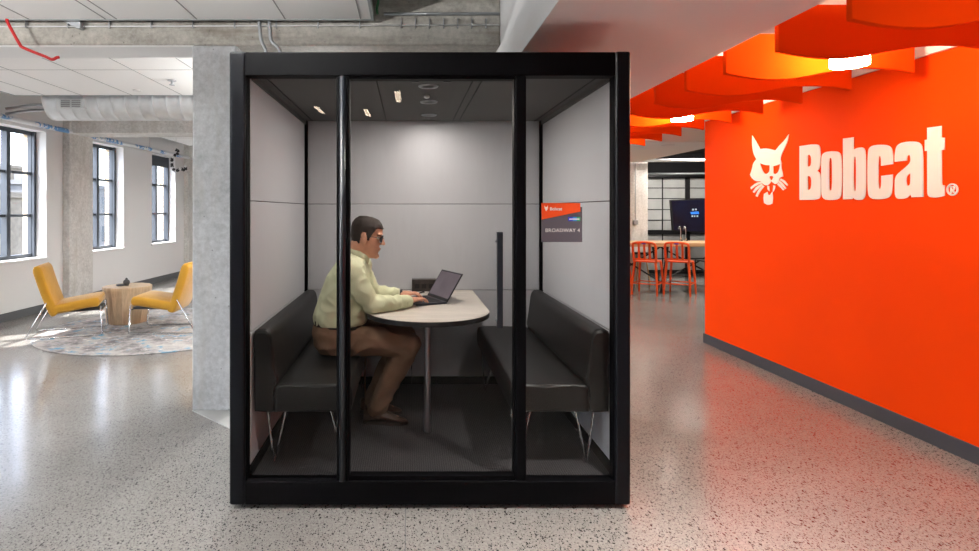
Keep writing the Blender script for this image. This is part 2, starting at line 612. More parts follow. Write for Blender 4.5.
# rug: worn grey, cream and blue
m, t, b = nodes_mat('rug_pile')
tc = t.nodes.new('ShaderNodeTexCoord')
P0 = tc.outputs['Object']
base = mix_ramp(t, tex_noise(t, P0, 2.6, 8, 0.75), [(0.38, (0.12, 0.115, 0.12)), (0.52, (0.40, 0.37, 0.35)), (0.66, (0.52, 0.48, 0.44))])
f1 = mix_ramp(t, tex_noise(t, P0, 5.0, 7, 0.75), [(0.54, (0, 0, 0)), (0.62, (1, 1, 1))])
base = mixc(t, f1, base, (0.10, 0.27, 0.40))
f2 = mix_ramp(t, tex_noise(t, P0, 9.0, 7, 0.7), [(0.58, (0, 0, 0)), (0.66, (1, 1, 1))])
base = mixc(t, f2, base, (0.68, 0.62, 0.58))
t.links.new(base, b.inputs['Base Color']); b.inputs['Roughness'].default_value = 1.0
add_bump(t, b, tex_noise(t, P0, 200, 2), 0.5, 0.01)

# brick
m, t, b = nodes_mat('pale_brick')
tc = t.nodes.new('ShaderNodeTexCoord')
mp = t.nodes.new('ShaderNodeMapping'); mp.inputs['Rotation'].default_value = (R(90), 0, 0)
g = geo_pos(t)
sx = t.nodes.new('ShaderNodeSeparateXYZ'); t.links.new(g, sx.inputs[0])
ad = t.nodes.new('ShaderNodeMath'); ad.operation = 'ADD'
t.links.new(sx.outputs[0], ad.inputs[0]); t.links.new(sx.outputs[1], ad.inputs[1])
cb = t.nodes.new('ShaderNodeCombineXYZ')
t.links.new(ad.outputs[0], cb.inputs[0]); t.links.new(sx.outputs[2], cb.inputs[1])
br = t.nodes.new('ShaderNodeTexBrick')
br.inputs['Color1'].default_value = (0.42, 0.32, 0.20, 1)
br.inputs['Color2'].default_value = (0.56, 0.45, 0.31, 1)
br.inputs['Mortar'].default_value = (0.62, 0.58, 0.50, 1)
br.inputs['Scale'].default_value = 4.5
br.inputs['Mortar Size'].default_value = 0.03
br.inputs['Row Height'].default_value = 0.33
br.inputs['Brick Width'].default_value = 0.9
t.links.new(cb.outputs[0], br.inputs['Vector'])
t.links.new(br.outputs[0], b.inputs['Base Color']); b.inputs['Roughness'].default_value = 0.9

# white pipe wrap with blue print
m, t, b = nodes_mat('wrapped_pipe')
tc = t.nodes.new('ShaderNodeTexCoord')
mp = t.nodes.new('ShaderNodeMapping'); mp.inputs['Scale'].default_value = (1, 1.0, 1)
t.links.new(tc.outputs['Object'], mp.inputs[0])
f0 = mix_ramp(t, tex_noise(t, mp.outputs[0], 1.3, 1), [(0.50, (0, 0, 0)), (0.53, (1, 1, 1))])
f1 = mix_ramp(t, tex_noise(t, mp.outputs[0], 13, 3), [(0.46, (0, 0, 0)), (0.5, (1, 1, 1))])
mm = mixc(t, 1.0, f0, f1, 'MULTIPLY')
t.links.new(mixc(t, mm, (0.74, 0.76, 0.78), (0.12, 0.30, 0.58)), b.inputs['Base Color'])
b.inputs['Roughness'].default_value = 0.4

# screen of the wall monitor
m, t, b = nodes_mat('monitor_picture')
tc = t.nodes.new('ShaderNodeTexCoord')
n = mix_ramp(t, tex_noise(t, tc.outputs['Object'], 1.4, 2), [(0.35, (0.010, 0.004, 0.004)), (0.6, (0.004, 0.006, 0.022))])
b.inputs['Base Color'].default_value = (0.005, 0.005, 0.01, 1)
b.inputs['Roughness'].default_value = 0.25
t.links.new(n, b.inputs['Emission Color']); b.inputs['Emission Strength'].default_value = 0.9
mat('screen_blue', (0.02, 0.10, 0.4), 0.4, emis=(0.03, 0.20, 0.75), estr=0.8)
mat('screen_text', (0.3, 0.35, 0.4), 0.4, emis=(0.35, 0.42, 0.5), estr=0.4)
mat('laptop_picture', (0.05, 0.045, 0.055), 0.28, emis=(0.16, 0.12, 0.14), estr=0.45, vary=0.5, vscale=9)
M_ = MATS

# ------------------------------------------------------------------ the setting
Y0 = -8.0
YF = 14.6
XR = 9.5
XO = 3.36          # orange wall face
ML0 = Matrix.Translation((-5.78, 0, 0)) @ Matrix.Rotation(-LANG, 4, 'Z')
YO = 6.34          # where the orange wall ends
SL = [tuple((ML0 @ Vector((-0.30, y, 0))).xy) for y in (Y0 - .2, YF + .2)]
bm = NB(); prism(bm, [SL[0], (XR, Y0), (XR, YF), SL[1]], lambda u, v: Vector((u, v, -0.15)), Vector((0, 0, 0.15)))
struct('floor', bm, M_['polished_concrete'])
bm = NB(); prism(bm, [SL[0], (XR, Y0), (XR, YF), SL[1]], lambda u, v: Vector((u, v, 3.25)), Vector((0, 0, 0.2)))
struct('ceiling', bm, M_['grey_slab'])

# left wall in its own frame: u along the wall (world Y), d depth outwards
ML = Matrix.Translation((-5.78, 0, 0)) @ Matrix.Rotation(-LANG, 4, 'Z')
SILL, HEAD = 0.80, 2.66
def wall_with_openings(y0, y1, x0, x1, ops, s, h, top):
    bm = NB()
    box(bm, x0, x1, y0, y1, -0.15 if x0 < -0.3 else 0, s, M=ML)
    box(bm, x0, x1, y0, y1, h, top, M=ML)
    c = y0
    for a, b_ in ops:
        box(bm, x0, x1, c, a, s, h, M=ML)
        c = b_
    box(bm, x0, x1, c, y1, s, h, M=ML)
    return bm
ku = 1 / math.cos(LANG)
OPS = [(a * ku, b_ * ku) for a, b_ in WIN]
struct('wall_left', wall_with_openings(Y0, YF, -0.26, 0, OPS, SILL, HEAD, 3.25), M_['white_wall'])
struct('wall_left_outer', wall_with_openings(Y0, YF, -0.34, -0.26, [(a + 0.03, b_ - 0.03) for a, b_ in OPS], SILL - 0.03, HEAD - 0.03, 3.45), M_['pale_brick'])
bm = NB(); box(bm, 0.0, 0.015, Y0, 8.72, 0, 0.11, M=ML); box(bm, 0.0, 0.015, 9.33, 12.95, 0, 0.11, M=ML)
struct('baseboard_left', bm, M_['grey_base'], bevel=0.003)
for i, (a, b_) in enumerate(OPS):
    bm = NB()
    x0, x1 = -0.25, -0.19
    t_ = 0.055
    box(bm, x0, x1, a, a + t_, SILL, HEAD, M=ML); box(bm, x0, x1, b_ - t_, b_, SILL, HEAD, M=ML)
    box(bm, x0, x1, a + t_, b_ - t_, SILL, SILL + t_, M=ML); box(bm, x0, x1, a + t_, b_ - t_, HEAD - t_, HEAD, M=ML)
    box(bm, x0 - 0.01, x1 + 0.02, (a + b_) / 2 - 0.035, (a + b_) / 2 + 0.035, SILL + t_, HEAD - t_, M=ML)
    box(bm, -0.19, -0.15, b_ - 0.05, b_ - 0.001, SILL, HEAD, M=ML)
    box(bm, -0.19, -0.15, a + 0.001, a + 0.05, SILL, HEAD, M=ML)
    for q in (1 / 3, 2 / 3):
        zz = SILL + (HEAD - SILL) * q
        box(bm, x0, x1, a + t_, b_ - t_, zz - 0.018, zz + 0.018, M=ML)
    wf = struct('window_%d' % (i + 1), bm, M_['window_metal'])
    THING_M[wf.name] = Matrix.Translation(wf.location)
    bm = NB(); box(bm, -0.236, -0.230, a + 0.04, b_ - 0.04, SILL + 0.04, HEAD - 0.04, M=ML)
    obj('pane', bm, M_['window_glass'], wf)
    bm = NB(); box(bm, -0.19, 0.025, a - 0.03, b_ + 0.03, SILL - 0.03, SILL + 0.002, M=ML)
    obj('window_sill', bm, M_['white_wall'], wf, bevel=0.004)
    if i == 7:
        bm = NB(); box(bm, -0.18, -0.13, a + 0.04, b_ - 0.04, HEAD - 0.22, HEAD - 0.01, M=ML)
        obj('roller_blind', bm, M_['window_metal'], wf)

# pilasters on the left wall
for j, y in enumerate((4.55, 8.72, 12.93)):
    bm = NB(); box(bm, -0.02, 0.11, y, y + 0.6, 0, 3.25, M=ML)
    struct('trim_%d' % (j + 1), bm, M_['pale_concrete'], bevel=0.01)

# walls out of sight that close the rooms
bm = NB(); box(bm, -6.0, 2.6, YF - 0.2, YF, 0, 3.25); struct('wall_back', bm, M_['white_wall'])
bm = NB(); box(bm, -6.6, XR, Y0, Y0 + 0.2, 0, 3.25); struct('wall_front', bm, M_['smoky_wall'])
bm = NB(); box(bm, XO, XO + 0.25, Y0 + 0.2, YO, 0, 2.50); struct('wall_right', bm, M_['orange_paint'], bevel=0.004)
bm = NB(); box(bm, XO - 0.014, XO, Y0 + 0.2, YO, 0, 0.105); box(bm, XO - 0.014, XO + 0.25, YO, YO + 0.012, 0, 0.105)
struct('baseboard_right', bm, M_['dark_base'], bevel=0.003)
bm = NB(); box(bm, XO - 0.02, XO + 0.3, Y0 + 0.2, YO, 2.50, 3.25); struct('trim_4', bm, M_['ceiling_paint'])
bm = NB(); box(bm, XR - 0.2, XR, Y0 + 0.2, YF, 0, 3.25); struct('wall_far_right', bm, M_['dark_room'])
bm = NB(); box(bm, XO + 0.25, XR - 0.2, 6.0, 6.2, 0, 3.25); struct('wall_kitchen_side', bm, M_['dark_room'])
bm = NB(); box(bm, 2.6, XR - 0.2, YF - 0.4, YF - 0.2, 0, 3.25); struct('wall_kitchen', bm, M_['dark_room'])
bm = NB(); box(bm, 2.3, 2.5, 7.9, YF - 0.4, 0, 2.46); struct('wall_corridor', bm, M_['white_wall'])

# walkway soffit and the recess with the baffles
SX0, SX1, SZ = 0.69, 1.92, 2.46
bm = NB(); box(bm, SX0, SX1, Y0 + 0.2, 7.9, SZ, 3.25); struct('ceiling_soffit', bm, M_['ceiling_paint'], bevel=0.004)
bm = NB(); box(bm, SX0, 4.62, 7.9, 11.3, SZ, 3.25); struct('ceiling_corridor', bm, M_['ceiling_paint'])
bm = NB(); box(bm, SX1, XO + 0.3, Y0 + 0.2, 7.9, 2.95, 3.0); struct('ceiling_recess', bm, M_['panel_white'])
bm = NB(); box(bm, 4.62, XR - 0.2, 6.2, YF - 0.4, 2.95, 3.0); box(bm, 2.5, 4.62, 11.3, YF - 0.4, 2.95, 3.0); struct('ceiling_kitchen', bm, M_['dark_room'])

# concrete column and beams
bm = NB(); box(bm, PX(192, 4.18), -1.28, 4.18, 4.78, 0, 2.73)
col_ = struct('trim_5', bm, M_['column_concrete'], bevel=0.012)
bm = NB()
prism(bm, [(PX(192, 4.18), 4.18), (-0.85, 4.18), (-0.85, 3.55), (-1.18, 3.80)], lambda u, v: Vector((u, v, 0.0)), Vector((0, 0, 0.006)))
struct('trim_6', bm, M_['grey_slab'])
bm = NB(); box(bm, -5.6, SX0, 4.18, 4.50, 2.73, 3.25); struct('trim_7', bm, M_['beam_concrete'], bevel=0.015)
bm = NB(); box(bm, -5.5, -1.6, 4.185, 4.495, 2.722, 2.73); struct('trim_11', bm, M_['ceiling_paint'])  # pale plate added: bounce light on the beam's underside put into its colour
bm = NB(); box(bm, -5.4, SX0, 8.76, 9.26, 2.70, 3.25); struct('trim_8', bm, M_['pale_concrete'], bevel=0.015)
bm = NB(); box(bm, -5.2, SX0, 12.95, 13.4, 2.70, 3.25); struct('trim_9', bm, M_['pale_concrete'], bevel=0.015)

# saw-cut joints in the slab
for k, (x0, x1, y0, y1) in enumerate(((-0.014, -0.011, 0.3, 14.0), (-5.3, 3.3, 7.70, 7.704))):
    bm = NB(); box(bm, x0, x1, y0, y1, 0, 0.0005)
    struct('trim_%d' % (12 + k), bm, M_['dark_base'])

# suspended white ceiling panels, one per bay
CZ = 2.89
def cloud(x0, x1, y0, y1, xs, label):
    r = thing('ceiling_panel', label, 'ceiling panel', ((x0 + x1) / 2, (y0 + y1) / 2, CZ), 0, 'suspended white acoustic ceiling panels')
    bm = NB()
    box(bm, x0 + 0.02, x1 - 0.02, y0 + 0.02, y1 - 0.02, CZ, CZ + 0.03)
    obj('board', bm, M_['panel_white'], r)
    bm = NB()
    box(bm, x0, x0 + 0.02, y0, y1, CZ - 0.004, CZ + 0.06); box(bm, x1 - 0.02, x1, y0, y1, CZ - 0.004, CZ + 0.06)
    box(bm, x0 + 0.02, x1 - 0.02, y0, y0 + 0.02, CZ - 0.004, CZ + 0.06); box(bm, x0 + 0.02, x1 - 0.02, y1 - 0.02, y1, CZ - 0.004, CZ + 0.06)
    obj('edge_trim', bm, M_['panel_trim'], r)
    bm = NB()
    for x in xs: box(bm, x - 0.004, x + 0.004, y0 + 0.02, y1 - 0.02, CZ - 0.0025, CZ)
    y = y1 - 1.25
    while y > y0: box(bm, x0 + 0.02, x1 - 0.02, y - 0.003, y + 0.003, CZ - 0.002, CZ - 0.0002); y -= 1.22
    obj('seam', bm, M_['panel_seam'], r)
    for x in (x0 + 0.4, (x0 + x1) / 2, x1 - 0.4):
        for yy in (y0 + 0.3, y1 - 0.3):
            bm = NB(); tube(bm, [(x, yy, CZ + 0.03), (x, yy, 3.25)], 0.004, 6)
            obj('hanger', bm, M_['brushed_steel'], r)
    return r
cloud(-4.95, -0.249, -2.0, 4.1, [-0.345, -0.893, -1.537, -2.12, -2.20, -2.76, -3.37, -4.0], 'nearest suspended white ceiling panel, in front of the concrete beam')
cloud(-4.78, 0.4, 4.62, 6.80, [-0.9, -1.51, -2.12, -2.73, -3.34, -3.95, -4.4], 'suspended white ceiling panel between the concrete beam and the round duct')
cloud(-4.75, 0.4, 9.45, 12.1, [-1.5, -2.7, -3.95], 'farthest suspended white ceiling panel, above the last windows')

# ------------------------------------------------------------------ outside
bm = NB(); box(bm, -160, -6.8, -60, 160, -12.2, -12)
struct('ground', bm, M_['city_ground'])
specs = [(-34, 20, 9, 14, 3.6, 'brick_far', 'tan brick building across the street with rows of windows'),
         (-52, 36, 16, 18, 4.6, 'roof_grey', 'grey flat-roofed building farther off beyond the windows'),
         (-34, 38, 10, 16, 2.4, 'brick_far', 'low tan building seen through the second window'),
         (-40, 60, 12, 20, 3.8, 'roof_grey', 'grey building seen through the farthest window'),
         (-62, 78, 20, 26, 7.0, 'brick_far', 'tall tan building on the skyline')]
for (x, y, wx, wy, top, mt, lab) in specs:
    r = thing('building', lab, 'building', (x, y, -12))
    bm = NB(); box(bm, x - wx / 2, x + wx / 2, y - wy / 2, y + wy / 2, -12, top)
    box(bm, x - wx / 2 - 0.2, x + wx / 2 + 0.2, y - wy / 2 - 0.2, y + wy / 2 + 0.2, top, top + 0.4)
    box(bm, x - 1.5, x + 1, y - 1, y + 2, top + 0.4, top + 1.6)
    obj('wall', bm, M_[mt], r)
    z = top - 2.6
    for lv in range(3):
        yy = y - wy / 2 + 1
        while yy < y + wy / 2 - 1.2:
            bm = NB(); box(bm, x + wx / 2, x + wx / 2 + 0.05, yy, yy + 1.1, z, z + 1.7); yy += 2.8
            obj('window', bm, M_['far_glass'], r)
        xx = x - wx / 2 + 1
        while xx < x + wx / 2 - 1.2:
            bm = NB(); box(bm, xx, xx + 1.1, y - wy / 2 - 0.05, y - wy / 2, z, z + 1.7); xx += 2.8
            obj('window', bm, M_['far_glass'], r)
        z -= 3.2

# ------------------------------------------------------------------ the meeting pod
PY = 2.80                        # front face
YG = 2.85                        # glass
YB = 4.41                        # inner back wall
XL, XRi = -0.81, 1.055           # inner side walls
XA, XB = PX(229, PY), PX(631, PY)
ZT = PZ(51, PY); ZB = PZ(505.5, PY)
ZF, ZC = 0.13, 2.20
pod = thing('meeting_pod', 'black-framed glass meeting pod standing on the concrete floor', 'office pod', (0.11, 3.65, 0))
xa2, xb2 = -0.817, 1.040
ZHD, ZSL = 2.174, 0.139
for a, b_ in ((XA, xa2), (xb2, XB)):
    bm = NB(); box(bm, a, b_, PY, YG + 0.03, ZB, ZT)
    obj('corner_post', bm, M_['pod_edge'], pod, bevel=0.012, bseg=3)
bm = NB()
box(bm, xa2, xb2, PY + 0.006, YG + 0.03, ZHD, ZT - 0.003)
obj('header', bm, M_['pod_black'], pod, bevel=0.004)
bm = NB()
box(bm, xa2, xb2, PY + 0.006, YG + 0.03, ZB, ZSL)
obj('sill', bm, M_['pod_black'], pod, bevel=0.004)
# inner jamb strips
for a, b_ in ((xa2, xa2 + 0.004), (xb2 - 0.004, xb2)):
    bm = NB(); box(bm, a, b_, PY + 0.02, YG + 0.03, ZSL, ZHD)
    obj('jamb', bm, M_['pod_black'], pod)
# door: frame, pane, long pull handle
for (a, b_) in ((336, 348), (516, 527)):
    bm = NB(); box(bm, PX(a, PY), PX(b_, PY), PY + 0.012, YG + 0.025, ZSL, ZHD)
    obj('mullion', bm, M_['pod_black'], pod, bevel=0.008, bseg=3)
bm = NB()
tube(bm, [(PX(342, PY), PY + 0.012, ZSL + 0.002), (PX(342, PY), PY + 0.012, ZHD - 0.002)], 0.016, 20)
obj('hinge_post', bm, M_['pod_gloss'], pod, smooth=True)
bm = NB()
x0, x1 = PX(348, PY), PX(516, PY)
z0, z1 = ZSL, ZHD
e = 0.014
box(bm, x0, x1, PY + 0.02, YG + 0.02, z0, z0 + 0.022); box(bm, x0, x1, PY + 0.02, YG + 0.02, z1 - e, z1)
box(bm, x0, x0 + 0.006, PY + 0.02, YG + 0.02, z0 + 0.022, z1 - e); box(bm, x1 - 0.006, x1, PY + 0.02, YG + 0.02, z0 + 0.022, z1 - e)
door = obj('door', bm, M_['pod_black'], pod)
bm = NB(); box(bm, x0 + 0.006, x1 - 0.006, YG - 0.004, YG + 0.004, z0 + 0.022, z1 - e)
obj('door_pane', bm, M_['pod_glass'], door)
bm = NB()
hx = PX(500, PY - 0.05)
box(bm, hx - 0.0145, hx + 0.0145, PY - 0.055, PY - 0.03, PZ(328, PY - 0.05), PZ(232, PY - 0.05))
for z in (PZ(322, PY), PZ(242, PY)):
    tube(bm, [(hx, PY - 0.04, z), (hx, YG, z)], 0.008, 10)
obj('door_handle', bm, M_['pod_gloss'], door, bevel=0.003)
for (a, b_) in ((xa2 + 0.004, PX(336, PY)), (PX(527, PY), xb2 - 0.004)):
    bm = NB(); box(bm, a, b_, YG - 0.004, YG + 0.004, ZSL, ZHD)
    obj('side_pane', bm, M_['pod_glass'], pod)
# side walls and back: outer black shell + inner felt panels
def pod_wall(name, x0, x1, inner):
    bm = NB(); box(bm, x0, x1, YG + 0.03, YB + 0.09, ZB, ZT - 0.01)
    return obj(name, bm, M_['pod_black'], pod)
pod_wall('side_shell', XA + 0.005, XL - 0.012, 1)
pod_wall('side_shell', XRi + 0.012, XB - 0.005, 1)
bm = NB(); box(bm, XL - 0.012, XRi + 0.012, YB + 0.02, YB + 0.09, ZB, ZT - 0.01)
obj('back_shell', bm, M_['pod_black'], pod)
ZJ1, ZJ2 = PZ(204, YB), PZ(290, YB)
segs = [(ZF + 0.06, ZJ2 - 0.002), (ZJ2 + 0.002, ZJ1 - 0.002), (ZJ1 + 0.002, ZC)]
for (z0, z1) in segs:
    bm = NB(); box(bm, XL + 0.022, XRi - 0.022, YB, YB + 0.02, z0, z1)
    obj('wall_panel', bm, M_['pod_wall'], pod, bevel=0.002)
for xx, sx in ((XL, -1), (XRi, 1)):
    for (z0, z1) in segs:
        bm = NB()
        if sx < 0: box(bm, xx - 0.012, xx, YG + 0.032, YB - 0.025, z0, z1)
        else: box(bm, xx, xx + 0.012, YG + 0.032, YB - 0.025, z0, z1)
        obj('wall_panel', bm, M_['pod_wall'], pod, bevel=0.002)
for x0, x1 in ((XL - 0.012, XL + 0.02), (XRi - 0.02, XRi + 0.012)):
    bm = NB(); box(bm, x0, x1, YB - 0.024, YB + 0.02, ZF, ZC)
    obj('corner_trim', bm, M_['pod_black'], pod)
for q in ((XL + 0.02, XRi - 0.02, YB - 0.006, YB + 0.02), (XL - 0.012, XL + 0.006, YG + 0.032, YB - 0.024), (XRi - 0.006, XRi + 0.012, YG + 0.032, YB - 0.024)):
    bm = NB(); box(bm, *q, ZF, ZF + 0.06)
    obj('skirting', bm, M_['pod_black'], pod)
# ceiling with seams, floor
bm = NB(); box(bm, XL - 0.012, XRi + 0.012, YG + 0.03, YB + 0.02, ZC, ZT - 0.01)
pc = obj('ceiling_board', bm, M_['pod_ceiling'], pod)
for x in (XL + 0.06, XL + 0.64, 0.35, 0.40, XRi - 0.06):
    bm = NB(); box(bm, x - 0.003, x + 0.003, YG + 0.04, YB, ZC - 0.003, ZC)
    obj('ceiling_seam', bm, M_['pod_black'], pod)
for x0, x1 in ((XL + 0.001, XL + 0.012), (XRi - 0.012, XRi - 0.001)):
    bm = NB(); box(bm, x0, x1, YG + 0.04, YB - 0.026, ZC - 0.03, ZC - 0.001)
    obj('ceiling_rail', bm, M_['pod_ceiling'], pod)
bm = NB(); box(bm, XL - 0.012, XRi + 0.012, YG + 0.03, YB + 0.02, ZB, ZF)
obj('carpet_floor', bm, M_['carpet'], pod)
for x in (XA + 0.09, XB - 0.09):
    for y in (PY + 0.1, YB):
        bm = NB(); cyl(bm, (x, y), 0.035, 0, ZB + 0.002)
        obj('foot', bm, M_['black_plastic'], pod)
for k, (y, p) in enumerate(((3.16, 7.0), (3.62, 8.2), (4.12, 2.6))):
    bm = NB(); x = 0.115 + 0.02 * k
    lathe(bm, (x, y), [(0.055, ZC - 0.006), (0.058, ZC - 0.001), (0.045, ZC - 0.001), (0.038, ZC - 0.006)], 24)
    dl = obj('downlight', bm, M_['brushed_steel'], pod, smooth=True)
    bm = NB(); cyl(bm, (x, y), 0.034, ZC - 0.004, ZC - 0.001)
    obj('lens', bm, M_['down_glow'], dl)
    a_ = area('pod_downlight', (x, y, ZC - 0.012), 0.06, p, (1.0, 0.90, 0.82), (0, 0, -1), shape='DISK')
for x0 in (0.02, 0.19):
    bm = NB(); box(bm, x0, x0 + 0.04, 3.01, 3.03, ZC - 0.012, ZC)
    obj('vent', bm, M_['black_plastic'], pod)
bm = NB(); ellipsoid(bm, (0.115, 3.42, ZC - 0.008), (0.018, 0.018, 0.012))
obj('sensor', bm, M_['tile_white'], pod, smooth=True, label='small white ceiling sensor')

# pod sign on the glass
sy = YG - 0.0065
sign = thing('room_sign', 'small orange and dark grey room name sign on the right glass pane', 'sign', (PX(562, sy), sy, PZ(242, sy)))
bm = NB(); box(bm, PX(541.5, sy), PX(582, sy), sy - 0.004, sy + 0.002, PZ(242, sy), PZ(207, sy))
obj('plate', bm, M_['sign_grey'], sign)
f_ = lambda u, v: Vector((PX(u, sy), sy - 0.006, PZ(v, sy)))
bm = NB(); prism(bm, [(541.5, 203), (580, 203), (580, 211.5), (541.5, 219.5)], f_, Vector((0, 0.0065, 0)))
obj('banner', bm, M_['sign_orange'], sign)
bm = NB(); merge(bm, text_mesh('Bobcat', 0.022, 0.001, 0.0005, 1.0), Matrix.Translation((PX(549.5, sy), sy - 0.0068, PZ(210.3, sy))) @ Matrix.Rotation(PI / 2, 4, 'X'))
prism(bm, [(544, 205.6), (545.1, 207), (546.5, 207), (547.4, 205.4), (547.6, 208), (546.9, 210), (546, 211.2), (545, 210), (544.3, 208)], lambda u, v: Vector((PX(u, sy), sy - 0.0072, PZ(v, sy))), Vector((0, 0.001, 0)))
obj('banner_lettering', bm, M_['letter_white'], sign)
bm = NB(); merge(bm, text_mesh('BROADWAY 4', 0.0262, 0.001, -0.0001, 1.05), Matrix.Translation((PX(545, sy), sy - 0.0048, PZ(232, sy))) @ Matrix.Rotation(PI / 2, 4, 'X'))
obj('lettering', bm, M_['letter_white'], sign)
for (a, b_, mm) in ((568, 572.5, 'sign_blue'), (572.5, 576.5, 'sign_sky'), (576.5, 580, 'sign_green')):
    bm = NB(); box(bm, PX(a, sy), PX(b_, sy), sy - 0.0055, sy - 0.0038, PZ(221, sy), PZ(217, sy))
    obj('badge', bm, M_[mm], sign)
bm = NB(); box(bm, PX(569, sy), PX(579, sy), sy - 0.0062, sy - 0.0055, PZ(219.6, sy), PZ(218.6, sy))
obj('badge_lettering', bm, M_['letter_white'], sign)

# benches -----------------------------------------------------------
def bench(side, label):
    """side=+1: along right wall facing -X; side=-1: along left wall facing +X"""
    xw = XRi if side > 0 else XL
    yf, yb = 2.905, 4.38
    X = lambda tt: xw - side * tt
    zc = ZF
    r = thing('bench', label, 'bench', (X(0.26), (yf + yb) / 2, ZF), 0, 'black leather benches inside the pod')
    def profile(pts, name, y0, y1, seams=()):
        # cross-section swept along Y with rounded ends
        n = len(pts)
        cx = sum(p[0] for p in pts) / n; cz = sum(p[1] for p in pts) / n
        rs = []
        for (yy, ins) in ((y0, 0.02), (y0 + 0.006, 0.006), (y0 + 0.02, 0), (y1 - 0.02, 0), (y1 - 0.006, 0.006), (y1, 0.02)):
            q = []
            for (u, v) in pts:
                du, dv = u - cx, v - cz
                L = math.hypot(du, dv)
                k = (L - ins) / L
                q.append(Vector((X(cx + du * k), yy, cz + dv * k)))
            rs.append(q)
        bm = NB(); rings(bm, rs)
        return obj(name, bm, M_['leather'], r, smooth=False, bevel=0.004, bseg=2)
    sm = lambda P: [(v.x, v.z) for v in smooth_path([(a, 0, c) for a, c in P] + [(P[0][0], 0, P[0][1])], 4)][:-1]
    seat = [(0.11, 0.448), (0.30, 0.448), (0.49, 0.448), (0.515, 0.47), (0.518, 0.53), (0.512, 0.575), (0.49, 0.593), (0.40, 0.597), (0.25, 0.594), (0.125, 0.585), (0.11, 0.52)]
    profile(sm(seat), 'seat', yf, yb)
    back = [(0.012, 0.448), (0.108, 0.448), (0.111, 0.52), (0.122, 0.585), (0.130, 0.62), (0.118, 0.70), (0.105, 0.79), (0.095, 0.85), (0.075, 0.876), (0.045, 0.88), (0.018, 0.872), (0.006, 0.84), (0.005, 0.65)]
    profile(sm(back), 'backrest', yf, yb)
    # bright hairpin legs
    for y in (3.03, 4.24):
        for tt, lean in ((0.44, 0.03), (0.10, -0.01)):
            bm = NB()
            top = 0.448
            a = Vector((X(tt - 0.055), y, top)); b_ = Vector((X(tt + 0.055), y + 0.0, top))
            ft = Vector((X(tt + lean), y + 0.0, ZF + 0.012))
            sx = X(0.012) - X(0)
            path = [a, ft + Vector((-0.006 if X(tt - 0.055) < X(tt + 0.055) else 0.006, 0, 0.014)), ft, ft + Vector((0.006 if X(tt - 0.055) < X(tt + 0.055) else -0.006, 0, 0.014)), b_]
            tube(bm, path, 0.0065, 10)
            box(bm, min(a.x, b_.x) - 0.01, max(a.x, b_.x) + 0.01, y - 0.025, y + 0.025, top - 0.004, top + 0.002)
            obj('leg', bm, M_['chrome'], r, smooth=False)
    return r
bench(1, 'black leather bench along the right pod wall, empty, on hairpin legs')
bench(-1, 'black leather bench along the left pod wall, under the seated man')

# table -------------------------------------------------------------
TC = (0.125, 3.53); TR = 0.385; TZ = 0.87
tab = thing('meeting_table', 'pale table with rounded end and black edge inside the pod', 'table', (TC[0], 3.5, ZF))
def stadium(rr, n=36):
    P = [(TC[0] + rr, YB - 0.003)]
    for k in range(n + 1):
        a = -PI * k / n
        P.append((TC[0] + rr * math.cos(a), TC[1] + rr * math.sin(a)))
    P.append((TC[0] - rr, YB - 0.003))
    return P
bm = NB(); prism(bm, stadium(TR - 0.003), lambda u, v: Vector((u, v, TZ - 0.002)), Vector((0, 0, 0.002)))
obj('top', bm, M_['pale_laminate'], tab)
bm = NB(); prism(bm, stadium(TR), lambda u, v: Vector((u, v, TZ - 0.030)), Vector((0, 0, 0.028)))
obj('edge', bm, M_['table_edge'], tab, bevel=0.002)
bm = NB(); cyl(bm, (0.12, 3.47), 0.021, ZF, TZ - 0.03)
obj('leg', bm, M_['brushed_steel'], tab, smooth=False)
bm = NB(); lathe(bm, (0.12, 3.47), [(0.06, TZ - 0.036), (0.06, TZ - 0.030), (0.03, TZ - 0.030)], 24)
obj('mounting_plate', bm, M_['black_plastic'], tab)
bm = NB(); tube(bm, smooth_path([(0.03, YB - 0.02, TZ - 0.03), (0.032, YB - 0.02, 0.6), (0.028, YB - 0.02, 0.4), (0.03, YB - 0.02, ZF + 0.01)]), 0.004, 6)
obj('power_cable', bm, M_['black_plastic'], tab)

pb = thing('power_box', 'dark power and socket box on the pod table against the wall', 'power box', (0.125, YB - 0.05, TZ))
xa_, xb_ = PX(412, YB - 0.08), PX(437, YB - 0.08)
bm = NB(); box(bm, xa_, xb_, YB - 0.085, YB - 0.005, TZ, PZ(279.5, YB - 0.08))
obj('case', bm, M_['power_dark'], pb, bevel=0.003)
for k in range(3):
    bm = NB(); box(bm, xa_ + 0.02 + k * 0.055, xa_ + 0.055 + k * 0.055, YB - 0.088, YB - 0.0845, TZ + 0.025, TZ + 0.06)
    obj('socket', bm, M_['black_plastic'], pb)

